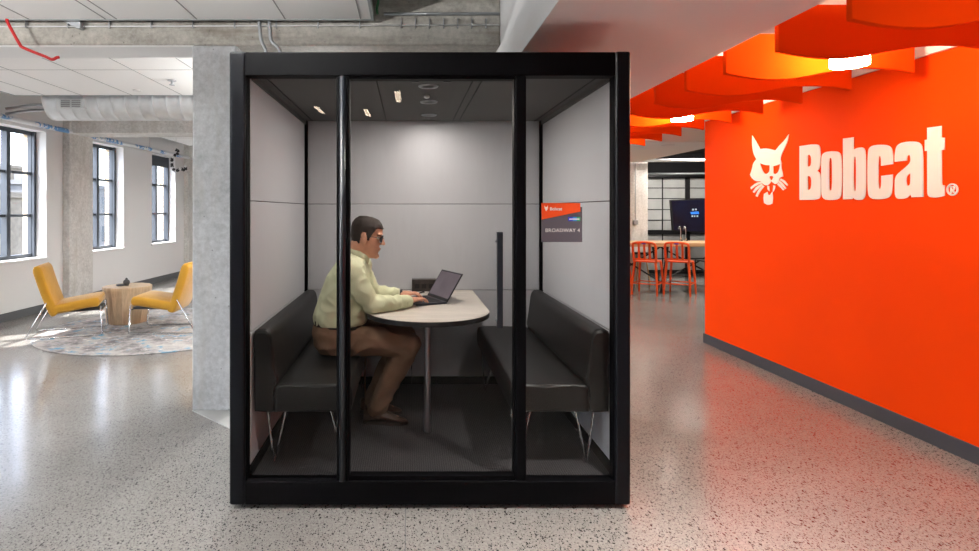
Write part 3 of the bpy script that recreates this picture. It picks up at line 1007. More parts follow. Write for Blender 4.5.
# laptop ------------------------------------------------------------
hA = Vector((0.14, 4.05, 0)); hB = Vector((0.262, 3.75, 0))
ax = (hB - hA).normalized()               # along the hinge, towards the camera
fw = Vector((-ax.y * -1, -ax.x, 0))       # provisional
fw = Vector((ax.y, -ax.x, 0)).normalized()
if fw.x > 0: fw = -fw                     # from hinge to the user
Lw = (hB - hA).length; Ld = 0.225
lap = thing('laptop', 'open dark laptop with lit screen on the pod table', 'laptop', tuple(((hA + hB) / 2 + fw * 0.1) + Vector((0, 0, TZ))))
def LP(u, v, z): return hA + ax * u + fw * v + Vector((0, 0, TZ + z))
def slab(bm, u0, u1, v0, v1, z0, z1):
    vs = [bm.verts.new(LP(u, v, z)) for z in (z0, z1) for v in (v0, v1) for u in (u0, u1)]
    for f in [(0, 2, 3, 1), (4, 5, 7, 6), (0, 1, 5, 4), (2, 6, 7, 3), (0, 4, 6, 2), (1, 3, 7, 5)]: bm.faces.new([vs[i] for i in f])
bm = NB(); slab(bm, 0, Lw, 0, Ld, 0.001, 0.015)
obj('base', bm, M_['laptop_shell'], lap, bevel=0.003)
bm = NB()
for i in range(13):
    for j in range(5):
        u0 = 0.022 + i * (Lw - 0.044) / 13
        slab(bm, u0, u0 + (Lw - 0.044) / 13 - 0.003, 0.025 + j * 0.02, 0.025 + j * 0.02 + 0.017, 0.015, 0.0165)
kb = obj('keyboard', bm, M_['laptop_key'], lap)
bm = NB(); slab(bm, Lw / 2 - 0.05, Lw / 2 + 0.05, 0.14, 0.205, 0.015, 0.0156)
obj('touchpad', bm, M_['laptop_key'], lap)
lean = R(33)
def LS(u, h, off): return hA + ax * u - fw * (h * math.sin(lean) - off * math.cos(lean)) + Vector((0, 0, TZ + 0.012 + h * math.cos(lean) + off * math.sin(lean)))
def sslab(bm, u0, u1, h0, h1, o0, o1):
    vs = [bm.verts.new(LS(u, h, o)) for o in (o0, o1) for h in (h0, h1) for u in (u0, u1)]
    for f in [(0, 2, 3, 1), (4, 5, 7, 6), (0, 1, 5, 4), (2, 6, 7, 3), (0, 4, 6, 2), (1, 3, 7, 5)]: bm.faces.new([vs[i] for i in f])
bm = NB(); sslab(bm, 0, Lw, 0, 0.218, -0.004, 0.003)
lid = obj('lid', bm, M_['laptop_key'], lap, bevel=0.002)
bm = NB(); sslab(bm, 0.01, Lw - 0.01, 0.022, 0.208, 0.003, 0.0036)
obj('screen', bm, M_['laptop_picture'], lid)
bm = NB()
tube(bm, [LS(0.03, 0, 0.0), LS(Lw - 0.03, 0, 0.0)], 0.006, 8)
obj('hinge', bm, M_['laptop_key'], lap)
# small black item beside the power box
bm = NB(); tube(bm, smooth_path([(0.05, 4.18, TZ + 0.008), (0.08, 4.16, TZ + 0.012), (0.12, 4.17, TZ + 0.022)]), [0.005] * 8 + [0.009], 8)
tag(obj('cable_plug', bm, M_['black_plastic']), 'short black cable end lying before the power box', 'cable')

# ------------------------------------------------------------------ the man
MY = 3.57
pbase = Vector((-0.40, MY, ZF))
HC = Vector((-0.262, MY - 0.01, 1.325)); HT = Matrix.Rotation(R(12), 4, 'Y')
HS = 1.0
def hp(x, y, z): return HC + (HT @ Vector((x, y, z))) * HS
HEADP = [(-.122, .066, .035, .018), (-.112, .086, .0, .036), (-.092, .093, -.04, .050), (-.065, .091, -.068, .058), (-.04, .089, -.084, .064), (-.012, .086, -.094, .068),
         (.012, .083, -.1, .070), (.03, .086, -.104, .074), (.045, .093, -.106, .076), (.07, .090, -.104, .077), (.095, .074, -.094, .068), (.112, .048, -.07, .05), (.122, .0, -.03, .02)]
def head_loft(bm, off=0.0, n=28):
    rs = []
    for (z, xf, xb, hw) in HEADP:
        q = []
        for k in range(n):
            a = 2 * PI * k / n
            cx = (xf + xb) / 2; A = (xf - xb) / 2 + off
            c, s = math.cos(a), math.sin(a)
            x = cx + A * math.copysign(abs(c) ** 0.92, c)
            wf = 1.0 - 0.16 * max(0, c)
            y = (hw + off) * wf * math.copysign(abs(s) ** 0.9, s)
            zz = z + (off * (1 if z > 0 else -1) if abs(z) > .11 else 0)
            q.append(hp(x, y, zz))
        rs.append(q)
    return rings(bm, rs)
def capsule(bm, a, b, ra, rb, n=14):
    a = Vector(a); b = Vector(b)
    d = (b - a).normalized()
    up = Vector((0, 0, 1)) if abs(d.z) < 0.9 else Vector((1, 0, 0))
    u = d.cross(up).normalized(); v = u.cross(d)
    rs = []
    for k in range(1, 5):
        t = PI / 2 * k / 4
        rs.append((a - d * ra * math.cos(t), ra * math.sin(t)))
    for k in range(4, 0, -1):
        t = PI / 2 * k / 4
        rs.append((b + d * rb * math.cos(t), rb * math.sin(t)))
    rings(bm, [[c + (u * math.cos(2 * PI * j / n) + v * math.sin(2 * PI * j / n)) * r for j in range(n)] for c, r in rs])
def chain(bm, pts, rad, n=14):
    for i in range(len(pts) - 1): capsule(bm, pts[i], pts[i + 1], rad[i], rad[i + 1], n)
def torso(bm, sec, n=28):
    """sec: (cx, z, half depth, half width, tilt)"""
    rs = []
    for (cx, z, hd, hw, ti) in sec:
        q = []
        for k in range(n):
            a = 2 * PI * k / n
            c, s = math.cos(a), math.sin(a)
            x = hd * math.copysign(abs(c) ** 0.8, c); y = hw * math.copysign(abs(s) ** 0.8, s)
            q.append(Vector((cx + x * math.cos(ti), MY + y, z - x * math.sin(ti))))
        rs.append(q)
    rings(bm, rs)

SH = {-1: Vector((-.345, MY - .185, 1.135)), 1: Vector((-.335, MY + .185, 1.135))}
EL = {-1: Vector((-.215, 3.405, .925)), 1: Vector((-.23, 3.84, .925))}
WR = {-1: Vector((0.005, 3.60, .912)), 1: Vector((-.065, 3.845, .925))}
HD = {-1: Vector((.62, .78, 0)).normalized(), 1: Vector((1, -.06, 0)).normalized()}
HIP = {-1: Vector((-.45, MY - .1, .688)), 1: Vector((-.45, MY + .1, .688))}
KN = {-1: Vector((.022, 3.50, .668)), 1: Vector((-.01, 3.735, .668))}
AN = {-1: Vector((-.20, 3.60, .225)), 1: Vector((-.235, 3.78, .225))}

def hand(bm, s):
    d = HD[s]; side = Vector((-d.y, d.x, 0))      # left of the hand direction
    w_ = WR[s]
    up = Vector((0, 0, 1))
    # palm: flattened loft
    rs = []
    for (t_, hw, hh, dz) in ((0, .026, .019, 0), (.02, .031, .018, .004), (.05, .040, .016, .006), (.085, .041, .013, .004), (.095, .036, .010, .002)):
        c = w_ + d * t_ + up * dz
        rs.append([c + side * hw * math.cos(2 * PI * k / 12) + up * hh * math.sin(2 * PI * k / 12) for k in range(12)])
    rings(bm, rs)
    ln = [.062, .075, .080, .068]
    if s > 0: ln = ln[::-1]; 
    for i in range(4):
        o = (-.031 + .0207 * i)
        l = ln[i] if s > 0 else ln[3 - i]
        a = w_ + d * .088 + side * o + up * .003
        sp = side * (o * 0.35)
        p1 = a + d * l * .42 + sp * .4 + up * .004
        p2 = a + d * l * .75 + sp * .7 - up * .010
        p3 = a + d * l * .93 + sp * .9 - up * .024
        chain(bm, [a, p1, p2, p3], [.0098, .0092, .0083, .0072], 8)
    # thumb leaves the side of the palm: inner side (towards the other hand)
    ts = side if s < 0 else -side
    a = w_ + d * .025 + ts * .026 - up * .002
    chain(bm, [a, a + d * .028 + ts * .018 - up * .006, a + d * .055 + ts * .022 - up * .013, a + d * .074 + ts * .018 - up * .018], [.014, .0115, .010, .008], 8)

# body (continuous, one surface)
bm = NB()
head_loft(bm)
chain(bm, [hp(.083, 0, .028), hp(.103, 0, .0), hp(.113, 0, -.016)], [.008, .011, .0125], 10)      # nose
for s in (-1, 1):
    ellipsoid(bm, hp(.100, s * .012, -.02), (.011, .009, .008))
    ellipsoid(bm, hp(-.010, s * .080, -.004), (.021, .013, .036), M=HT @ Matrix.Rotation(R(-12), 4, 'Y') @ Matrix.Rotation(s * R(18), 4, 'Z'))
    ellipsoid(bm, hp(.078, s * .03, .038), (.02, .026, .009))
ellipsoid(bm, hp(.094, 0, -.052), (.010, .024, .006)); ellipsoid(bm, hp(.092, 0, -.064), (.009, .022, .006))
ellipsoid(bm, hp(.083, 0, -.103), (.020, .028, .018))
chain(bm, [hp(-.03, 0, -.05), Vector((-.318, MY, 1.18)), Vector((-.345, MY, 1.10))], [.066, .066, .08], 20)
torso(bm, [(-.455, .62, .10, .13, 0), (-.45, .70, .13, .165, 0), (-.425, .82, .125, .15, .1), (-.40, .95, .115, .15, .15), (-.375, 1.05, .105, .16, .2), (-.35, 1.13, .085, .155, .25), (-.335, 1.18, .05, .08, .3)])
for s in (-1, 1):
    chain(bm, [SH[s], EL[s], WR[s]], [.035, .030, .026], 16)
    hand(bm, s)
    chain(bm, [HIP[s], KN[s], AN[s]], [.075, .052, .038], 16)
    chain(bm, [AN[s], AN[s] + Vector((.02, 0, -.045)), AN[s] + Vector((.13, -.005, -.062))], [.030, .024, .018], 12)
bm = remesh(bm, 0.0042, 3)
man = obj('person', bm, M_['skin'], None, smooth=True)
tag(man, 'man in light green shirt and glasses typing on a laptop in the pod', 'person')
THING_M[man.name] = Matrix.Translation(man.location)

# shirt
bm = NB()
torso(bm, [(-.435, .775, .155, .185, .08), (-.43, .82, .165, .19, .1), (-.41, .90, .158, .188, .12), (-.392, .98, .148, .19, .16), (-.375, 1.06, .132, .195, .22), (-.352, 1.13, .105, .185, .3), (-.335, 1.18, .078, .13, .38), (-.325, 1.215, .064, .085, .42)])
for s in (-1, 1):
    e = EL[s]; w2 = WR[s] - (WR[s] - e).normalized() * .012
    c = (SH[s] + e) / 2 + Vector((-.012, s * .012, 0))
    chain(bm, [SH[s] + Vector((0.01, -s * .03, .0)), SH[s], c, e + Vector((-.01, 0, .0)), (e + w2) / 2 + Vector((0, 0, .004)), w2], [.080, .073, .064, .053, .047, .036], 18)
bm = remesh(bm, 0.0055, 9, wr=0.0085, wscale=16)
bmesh.ops.bisect_plane(bm, geom=bm.verts[:] + bm.edges[:] + bm.faces[:], plane_co=(-.43, MY, .787), plane_no=(0, 0, 1), clear_inner=True)
for s in (-1, 1):
    d = (WR[s] - EL[s]).normalized()
    cutp = WR[s] + d * .006
    vs = [v for v in bm.verts if (v.co - WR[s]).length < .09 and (v.co - cutp).dot(d) > 0]
    bmesh.ops.delete(bm, geom=vs, context='VERTS')
shirt = obj('shirt', bm, M_['shirt'], man, smooth=True)
md = shirt.modifiers.new('s', 'SOLIDIFY'); md.thickness = 0.002
# collar and cuffs
bm = NB()
cc = Vector((-.318, MY, 1.205))
rs = []
for (h, rx, ry) in ((0, .080, .082), (.024, .074, .076), (.042, .071, .072)):
    rs.append([cc + Matrix.Rotation(R(24), 3, 'Y') @ Vector((rx * math.cos(a), ry * math.sin(a), h - .012 * math.cos(a))) for a in [2 * PI * k / 28 for k in range(28)]])
rings(bm, rs, cap=False)
o = obj('collar', bm, M_['shirt'], shirt, smooth=True)
md = o.modifiers.new('s', 'SOLIDIFY'); md.thickness = 0.005
for s in (-1, 1):
    bm = NB(); d = (WR[s] - EL[s]).normalized()
    tube(bm, [WR[s] - d * .045, WR[s] - d * .02, WR[s] + d * .008], [.040, .037, .036], 20, cap=False)
    o = obj('cuff', bm, M_['shirt'], shirt, smooth=True)
    md = o.modifiers.new('s', 'SOLIDIFY'); md.thickness = 0.004

# trousers
bm = NB()
torso(bm, [(-.45, .615, .11, .165, 0), (-.45, .66, .145, .19, 0), (-.445, .73, .155, .192, .04), (-.435, .80, .150, .180, .08)])
for s in (-1, 1):
    k = KN[s]; a = AN[s] + Vector((0, 0, .0))
    chain(bm, [HIP[s] + Vector((.02, 0, .004)), (HIP[s] * .45 + k * .55) + Vector((0, 0, .008)), k + Vector((-.015, 0, -.01)), (k + a) / 2 + Vector((-.012, 0, 0)), a], [.094, .086, .074, .066, .058], 20)
bm = remesh(bm, 0.0065, 3, wr=0.007, wscale=13)
for v in bm.verts:                        # weight on the seat: flatten underneath
    if v.co.x < -.29 and v.co.z < .600: v.co.z = .600
bmesh.ops.bisect_plane(bm, geom=bm.verts[:] + bm.edges[:] + bm.faces[:], plane_co=(-.2, MY, .180), plane_no=(-0.15, 0, 1), clear_inner=True)
tr = obj('trousers', bm, M_['trousers'], man, smooth=True)
md = tr.modifiers.new('s', 'SOLIDIFY'); md.thickness = 0.003
bm = NB()
rs = []
for z in (.775, .805):
    rs.append([Vector((-.436 + .160 * math.copysign(abs(math.cos(a)) ** .8, math.cos(a)), MY + .188 * math.copysign(abs(math.sin(a)) ** .8, math.sin(a)), z - .012 * math.cos(a))) for a in [2 * PI * k / 36 for k in range(36)]])
rings(bm, rs, cap=False)
o = obj('belt', bm, M_['sole'], man, smooth=True)
md = o.modifiers.new('s', 'SOLIDIFY'); md.thickness = 0.004
# shoes
for s in (-1, 1):
    A = AN[s]
    bm = NB()
    x0 = A.x - .085
    secs = [(0, .026, .04, .095), (.03, .038, .045, .108), (.08, .041, .045, .112), (.13, .042, .038, .092), (.18, .046, .030, .064), (.23, .045, .024, .044), (.262, .032, .018, .034), (.278, .012, .012, .026)]
    rs = []
    for (dx, hw, _, hgt) in secs:
        q = []
        for k in range(18):
            a = 2 * PI * k / 18
            zz = ZF + .016 + (hgt - .016) * (0.5 + 0.5 * math.sin(a))
            q.append(Vector((x0 + dx, A.y - dx * .06 + .01 + hw * math.cos(a) * (1 if math.sin(a) < .3 else .8), zz)))
        rs.append(q)
    rings(bm, rs)
    tube(bm, [A + Vector((0, 0, -.055)), A + Vector((0, 0, -.0)), A + Vector((0, 0, .02))], [.045, .045, .042], 16)
    bm = remesh(bm, .005, 2)
    sh = obj('shoe', bm, M_['shoe_leather'], man, smooth=True)
    bm = NB()
    P = [(x0 - .004, -.02), (x0 + .02, -.037), (x0 + .1, -.037), (x0 + .18, -.05), (x0 + .24, -.046), (x0 + .278, -.02), (x0 + .284, 0.0), (x0 + .278, .02), (x0 + .24, .046), (x0 + .18, .05), (x0 + .1, .037), (x0 + .02, .037), (x0 - .004, .02)]
    prism(bm, P, lambda u, v: Vector((u, A.y + .01 - (u - x0) * .06 + v, ZF + .001)), Vector((0, 0, .02)))
    obj('sole', bm, M_['sole'], sh)
# hair
bm = NB()
head_loft(bm, 0.006, 40)
inv = HT.inverted()
for v in bm.verts:
    p = (inv @ (v.co - HC)) / HS
    if p.z > .05: v.co += (HT @ Vector((0.0, 0, .006))) 
    v.co += (v.co - HC).normalized() * .004 * noise.noise(v.co * 60)
def hairline(p):
    if p.x > .055: return .072 + (p.x - .055) * .2
    if p.x > .022: return .005 + (p.x - .022) * 2.0
    if p.x > -.035: return .034
    return -.075 + max(0, (p.x + .05)) * 2
bmesh.ops.subdivide_edges(bm, edges=bm.edges[:], cuts=2, use_grid_fill=True)
kill = []
for f in bm.faces:
    p = (inv @ (f.calc_center_median() - HC)) / HS
    if p.z < hairline(p) and not (.0 < p.x < .022 and p.z > -.01): kill.append(f)
bmesh.ops.delete(bm, geom=kill, context='FACES')
hair = obj('hair', bm, M_['hair'], man, smooth=True)
md = hair.modifiers.new('s', 'SOLIDIFY'); md.thickness = 0.012; md.offset = -1
# eyes, glasses, watch
for s in (-1, 1):
    bm = NB(); ellipsoid(bm, hp(.074, s * .031, .016), (.011, .012, .011))
    obj('eye', bm, M_['eye_white'], man, smooth=True)
bm = NB()
for s in (-1, 1):
    c = hp(.102, s * .034, .012)
    loop = [c + (HT @ Vector((-.004 * abs(math.cos(a)) - .012 * max(0, math.cos(a)), s * .027 * math.cos(a), .019 * math.sin(a)))) for a in [2 * PI * k / 20 for k in range(20)]]
    tube(bm, loop, .0022, 6, closed=True)
    tube(bm, [hp(.088, s * .062, .018), hp(.05, s * .079, .017), hp(-.012, s * .084, .014), hp(-.035, s * .082, -.004)], .0022, 6)
tube(bm, [hp(.104, -.009, .016), hp(.108, 0, .018), hp(.104, .009, .016)], .002, 6)
gl = obj('glasses', bm, M_['black_plastic'], man)
for s in (-1, 1):
    bm = NB(); c = hp(.102, s * .034, .012)
    A = [bm.verts.new(c + (HT @ Vector((-.004 * abs(math.cos(a)) - .012 * max(0, math.cos(a)), s * .026 * math.cos(a), .018 * math.sin(a))))) for a in [2 * PI * k / 20 for k in range(20)]]
    bm.faces.new(A)
    o = obj('lens', bm, M_['black_plastic'], gl)
    md = o.modifiers.new('s', 'SOLIDIFY'); md.thickness = 0.0015
bm = NB(); d = (WR[1] - EL[1]).normalized()
tube(bm, [WR[1] + d * .008, WR[1] + d * .026], [.031, .031], 20)
wt = obj('watch', bm, M_['black_plastic'], man, smooth=False)

# ------------------------------------------------------------------ the orange wall sign
# outlines measured on the wall plane X = XO; u runs towards the camera (-Y), v is height
SD = 0.008
def wall_uv(px, py):
    Y = F * (XO - SD) / (px - VX)
    return (-Y, H + (VY - py) * Y / F)
def wall_piece(name, splines, label, cat, group=None, depth=SD):
    bm = curve_mesh([[wall_uv(*p) for p in s] for s in splines], depth - 0.002)
    # curve XY -> (u,v); thickness Z -> towards -X
    M = Matrix(((0, 0, -1, XO - 0.001), (-1, 0, 0, 0), (0, 1, 0, 0), (0, 0, 0, 1)))
    bm.transform(M)
    bmesh.ops.remove_doubles(bm, verts=bm.verts, dist=0.00005)
    o = obj(name, bm, M_['letter_white'])
    tag(o, label, cat, group)
    return o
def cv(pts, sc, ox, oy): return [(ox + x / sc, oy + y / sc) for x, y in pts]
def rnd(pts, it=2):
    """Chaikin smoothing; points written as (x, y, 1) stay sharp"""
    P = [(p[0], p[1], len(p) > 2) for p in pts]
    for _ in range(it):
        Q = []
        n = len(P)
        for i in range(n):
            a, b_, c = P[i - 1], P[i], P[(i + 1) % n]
            if b_[2]: Q.append(b_)
            else:
                Q.append((b_[0] * .75 + a[0] * .25, b_[1] * .75 + a[1] * .25, False))
                Q.append((b_[0] * .75 + c[0] * .25, b_[1] * .75 + c[1] * .25, False))
        P = Q
    return [(p[0], p[1]) for p in P]
LT = lambda *ss: [cv(rnd(s), 5.18, 790, 110) for s in ss]
G = 'raised white letters on the orange wall'
wall_piece('sign_letter', LT(
    [(48, 187, 1), (110, 178, 1), (148, 178), (156, 205), (156, 270), (150, 305), (138, 315, 1), (152, 325), (158, 355), (158, 420), (154, 460), (120, 465, 1), (48, 466, 1)],
    [(90, 232, 1), (102, 231), (108, 245), (108, 275), (104, 292), (90, 293, 1)],
    [(90, 342, 1), (102, 342), (109, 356), (109, 392), (104, 412), (90, 414, 1)]), 'raised white capital letter B on the orange wall', 'sign letter', G)
wall_piece('sign_letter', LT(
    [(160, 262), (166, 222), (210, 212), (256, 216), (266, 252), (266, 420), (258, 460), (212, 468), (168, 462), (160, 424)],
    [(200, 256), (208, 244), (217, 256), (217, 410), (208, 420), (200, 410)]), 'raised white letter o between B and b on the orange wall', 'sign letter', G)
wall_piece('sign_letter', LT(
    [(273, 148, 1), (327, 141, 1), (327, 206, 1), (345, 196), (382, 192), (391, 232), (391, 425), (382, 463), (348, 467), (330, 460), (324, 450, 1), (320, 461, 1), (273, 463, 1)],
    [(327, 250), (335, 238), (341, 252), (341, 412), (335, 424), (327, 412)]), 'raised white lowercase letter b with tall stem on the orange wall', 'sign letter', G)
wall_piece('sign_letter', LT(
    [(400, 235), (408, 188), (462, 178), (520, 184), (531, 230), (531, 280, 1), (470, 289, 1), (470, 250), (463, 232), (455, 250), (455, 395), (463, 414), (471, 395), (471, 341, 1), (529, 334, 1), (529, 400), (520, 452), (465, 464), (408, 458), (400, 410)]),
    'raised white letter c on the orange wall', 'sign letter', G)
wall_piece('sign_letter', LT(
    [(541, 268, 1), (541, 225), (552, 176), (612, 161), (672, 166), (687, 205), (689, 450, 1), (628, 452, 1), (622, 436, 1), (604, 456), (570, 462), (543, 455), (540, 400), (542, 345), (570, 318), (598, 296), (622, 272), (622, 240), (614, 228), (604, 240), (602, 262, 1)],
    [(622, 326, 1), (610, 334), (600, 348), (600, 380), (606, 394), (618, 390), (622, 375)]),
    'raised white letter a on the orange wall', 'sign letter', G)
wall_piece('sign_letter', LT(
    [(709, 92, 1), (782, 82, 1), (782, 142, 1), (798, 143, 1), (798, 206, 1), (783, 207, 1), (783, 375), (786, 390), (798, 390, 1), (798, 444, 1), (770, 452), (735, 454), (711, 446), (709, 410), (709, 212, 1), (696, 212, 1), (696, 155, 1), (709, 153, 1)]),
    'raised white letter t on the orange wall', 'sign letter', G)
ring = lambda cx, cy, rx, ry, n=24: [(cx + rx * math.cos(2 * PI * k / n), cy + ry * math.sin(2 * PI * k / n)) for k in range(n)]
RM = [cv(ring(838, 412, 30, 32), 5.18, 790, 110), cv(ring(838, 412, 22, 24), 5.18, 790, 110),
      cv([(828, 395), (845, 394), (851, 400), (851, 410), (845, 416), (853, 431), (845, 431), (838, 417), (835, 417), (835, 432), (828, 432)], 5.18, 790, 110),
      cv([(835, 400), (844, 400), (844, 411), (835, 411)], 5.18, 790, 110)]
wall_piece('trademark_symbol', RM, 'small raised white circled R mark beside the last letter', 'sign mark')

# cat head emblem traced in five pieces, mounted as one
CT = lambda s, it=2: cv(rnd(s, it), 6.117, 740, 120)
cat_parts = [
    CT([(73, 95, 1), (95, 130), (112, 160), (120, 177, 1), (160, 172), (215, 186, 1), (235, 160), (270, 125), (296, 87, 1), (290, 130), (270, 175), (250, 215), (245, 240, 1), (252, 262, 1), (250, 295), (258, 318), (262, 345, 1), (238, 352), (236, 378, 1), (215, 395), (196, 380), (188, 372, 1), (180, 390), (160, 402), (138, 392), (126, 374, 1), (95, 376), (68, 352), (60, 335, 1), (72, 300), (78, 265), (98, 240, 1), (80, 205), (72, 150)]),
    CT([(118, 262, 1), (150, 276), (180, 277, 1), (180, 312), (165, 330), (148, 330), (132, 305)]),
    CT([(200, 282, 1), (222, 277), (244, 268, 1), (240, 300), (228, 325), (210, 332), (201, 325, 1)]),
    CT([(176, 346, 1), (192, 340), (203, 348, 1), (198, 362), (189, 370, 1), (181, 362)]),
    CT([(145, 452, 1), (165, 440, 1), (170, 458, 1), (182, 458, 1), (195, 440, 1), (200, 475), (196, 510, 1), (172, 522), (146, 508, 1), (142, 480)]),
    CT([(166, 402, 1), (176, 404, 1), (178, 436, 1), (166, 424)], 1), CT([(202, 400, 1), (213, 402, 1), (210, 424), (199, 440, 1)], 1),
    CT([(128, 376, 1), (95, 385), (62, 412, 1), (66, 424, 1), (100, 398), (130, 388, 1)], 1),
    CT([(130, 390, 1), (98, 408), (76, 440, 1), (84, 446, 1), (108, 420), (136, 398, 1)], 1),
    CT([(138, 400, 1), (112, 424), (94, 464, 1), (104, 470, 1), (122, 434), (146, 406, 1)], 1),
    CT([(246, 358, 1), (272, 370), (290, 396, 1), (286, 402, 1), (264, 382), (242, 368, 1)], 1),
    CT([(240, 372, 1), (262, 390), (280, 418, 1), (273, 422, 1), (254, 400), (236, 382, 1)], 1),
    CT([(232, 385, 1), (250, 400), (268, 426, 1), (262, 430, 1), (244, 410), (226, 394, 1)], 1)]
wall_piece('cat_head_emblem', cat_parts, 'raised white cat head emblem left of the letters on the orange wall', 'emblem')

# ------------------------------------------------------------------ orange wave baffles with drum lamps
ords = ['nearest', 'second', 'third', 'fourth', 'fifth', 'sixth', 'seventh', 'eighth', 'ninth', 'tenth', 'farthest']
notes = ['its end cut off by the photo edge', 'hanging before the brightly lit one', 'glowing yellow behind the large drum lamp', 'just behind the glowing one', '', '', 'lit yellow by the small far lamp', '', '', '', 'ending over the corridor']
BX0, BX1, BZ = 2.02, 3.22, 2.37
def baffle_mesh():
    P = [(BX0, 2.62), (BX0, BZ)]
    n = 26
    for k in range(1, n):
        u = k / n
        z = BZ - 0.040 * math.sin(2 * PI * (u * 0.98 + 0.0)) * (1.0 if u < 0.5 else 0.85)
        P.append((BX0 + (BX1 - BX0) * u, z))
    P += [(BX1, BZ), (BX1, 2.62)]
    bm = NB(); prism(bm, P, lambda u, v: Vector((u, -0.018, v)), Vector((0, 0.036, 0)))
    return bm
proto = None
for k in range(11):
    y = 2.565 + 0.505 * k
    lab = '%s orange wave-edged ceiling baffle from the camera%s' % (ords[k], (', ' + notes[k]) if notes[k] else '')
    if proto is None:
        r = thing('ceiling_baffle', lab, 'ceiling baffle', (0, 0, 0), 0, 'orange wave-shaped baffles over the walkway')
        obj('panel', baffle_mesh(), M_['orange_felt'], r, bevel=0.003)
        for x in (2.25, 2.99):
            bm = NB(); tube(bm, [(x, 0, 2.61), (x, 0, 2.95)], 0.003, 6)
            obj('hanger_wire', bm, M_['brushed_steel'], r)
        proto = r
    else:
        r = copy_tree(proto)
        r['label'] = lab
    r.location = (0, y, 0)
drum = None
for k, y in enumerate((3.31, 5.33, 7.36, 1.29, -0.9)):
    lab = ['bright drum lamp hanging behind the second orange baffle', 'small far drum lamp glowing before the seventh baffle', 'drum lamp hidden among the last orange baffles', 'drum lamp nearest the camera, above the frame', 'drum lamp behind the camera'][k]
    if k > 2: continue
    if drum is None:
        r = thing('drum_lamp', lab, 'lamp', (0, 0, 0), 0, 'glowing drum lamps between the baffles')
        bm = NB(); cyl(bm, (2.61, 0), 0.096, 2.352, 2.50, 32)
        obj('shade', bm, M_['lamp_glow'], r, smooth=False)
        bm = NB(); tube(bm, [(2.61, 0, 2.5), (2.61, 0, 2.95)], 0.012, 8); lathe(bm, (2.61, 0), [(0.05, 2.93), (0.05, 2.95), (0.01, 2.95)], 16)
        obj('stem', bm, M_['brushed_steel'], r)
        drum = r
    else:
        r = copy_tree(drum); r['label'] = lab
    r.location = (0, y, 0)
    ld = bpy.data.lights.new('drum_uplight', 'POINT'); ld.energy = 6; ld.color = (1.0, 0.78, 0.52); ld.shadow_soft_size = 0.08
    lo = bpy.data.objects.new('drum_uplight', ld); lo.location = (2.61, y, 2.62); COL.objects.link(lo)

# spotlights in the recess that wash the orange wall
for k, (x, y, tx, ty, tz, p) in enumerate(((2.35, 0.9, XO, 3.6, 1.1, 55), (2.35, 0.2, XO, 2.0, 1.0, 45), (2.35, -1.5, XO, 0.5, 1.2, 60))):
    r = thing('spotlight', ['recessed spotlight washing the sign wall, nearest the baffles', 'recessed spotlight above the camera washing the orange wall', 'recessed spotlight behind the camera washing the orange wall'][k], 'lamp', (x, y, 2.8), 0, 'wall washing spotlights')
    d = (Vector((tx, ty, tz)) - Vector((x, y, 2.8))).normalized()
    bm = NB(); tube(bm, [Vector((x, y, 2.8)) - d * .12, Vector((x, y, 2.8)) - d * .002], .045, 16); obj('can', bm, M_['tile_white'], r)
    bm = NB(); tube(bm, [Vector((x, y, 2.8)) - d * .08, (x, y, 2.95)], .012, 8); obj('stem', bm, M_['tile_white'], r)
    ld = bpy.data.lights.new('spot', 'SPOT'); ld.energy = p; ld.color = (1.0, 0.86, 0.70); ld.spot_size = R(95); ld.spot_blend = 0.8; ld.shadow_soft_size = 0.06
    lo = bpy.data.objects.new('spot', ld); lo.location = Vector((x, y, 2.8)) + d * .01; lo.rotation_euler = d.to_track_quat('-Z', 'Y').to_euler(); COL.objects.link(lo)

# short linear pendants (seen only as reflections in the glass), then the added fill lamps
labs = ['short linear pendant straight above the camera', 'short linear pendant behind the camera, middle one', 'short linear pendant behind the camera, left one', 'added linear fill lamp in the left bay beside the camera',
        'added linear fill lamp in the left bay far behind the camera', 'added linear fill lamp hanging just in front of the pod, above the frame', 'added linear fill lamp hidden behind the pod in the second bay', 'added linear fill lamp hidden behind the pod in the farthest bay']
for lab, (x, y, z, l, p, u, c) in zip(labs, PEND_FILL):
    r = thing('pendant_or_fill_lamp', lab, 'lamp', (x, y, z), 0, 'linear pendant lamps')
    bm = NB(); box(bm, x - 0.035, x + 0.035, y - l / 2 - 0.02, y + l / 2 + 0.02, z + 0.002, z + 0.06)
    obj('housing', bm, M_['black_plastic'], r, bevel=0.004)
    for q in (-1, 1):
        bm = NB(); tube(bm, [(x, y + q * l * 0.4, z + 0.06), (x, y + q * l * 0.4, 2.888 if (x < -0.25 and y < 4) or y > 9 else 3.25)], 0.003, 6)
        obj('hanger_wire', bm, M_['brushed_steel'], r)
for (x, y, p), lab in zip(SOF_FILL, ('added round soffit fill lamp just in front of the camera', 'added round soffit fill lamp behind the camera', 'added round soffit fill lamp farthest behind the camera')):
    bm = NB(); lathe(bm, (x, y), [(.075, SZ - .006), (.08, SZ - .001), (.062, SZ - .001), (.060, SZ - .006)], 24)
    tag(obj('soffit_fill_lamp', bm, M_['tile_white']), lab, 'lamp', 'added round fill lamps in the walkway soffit')

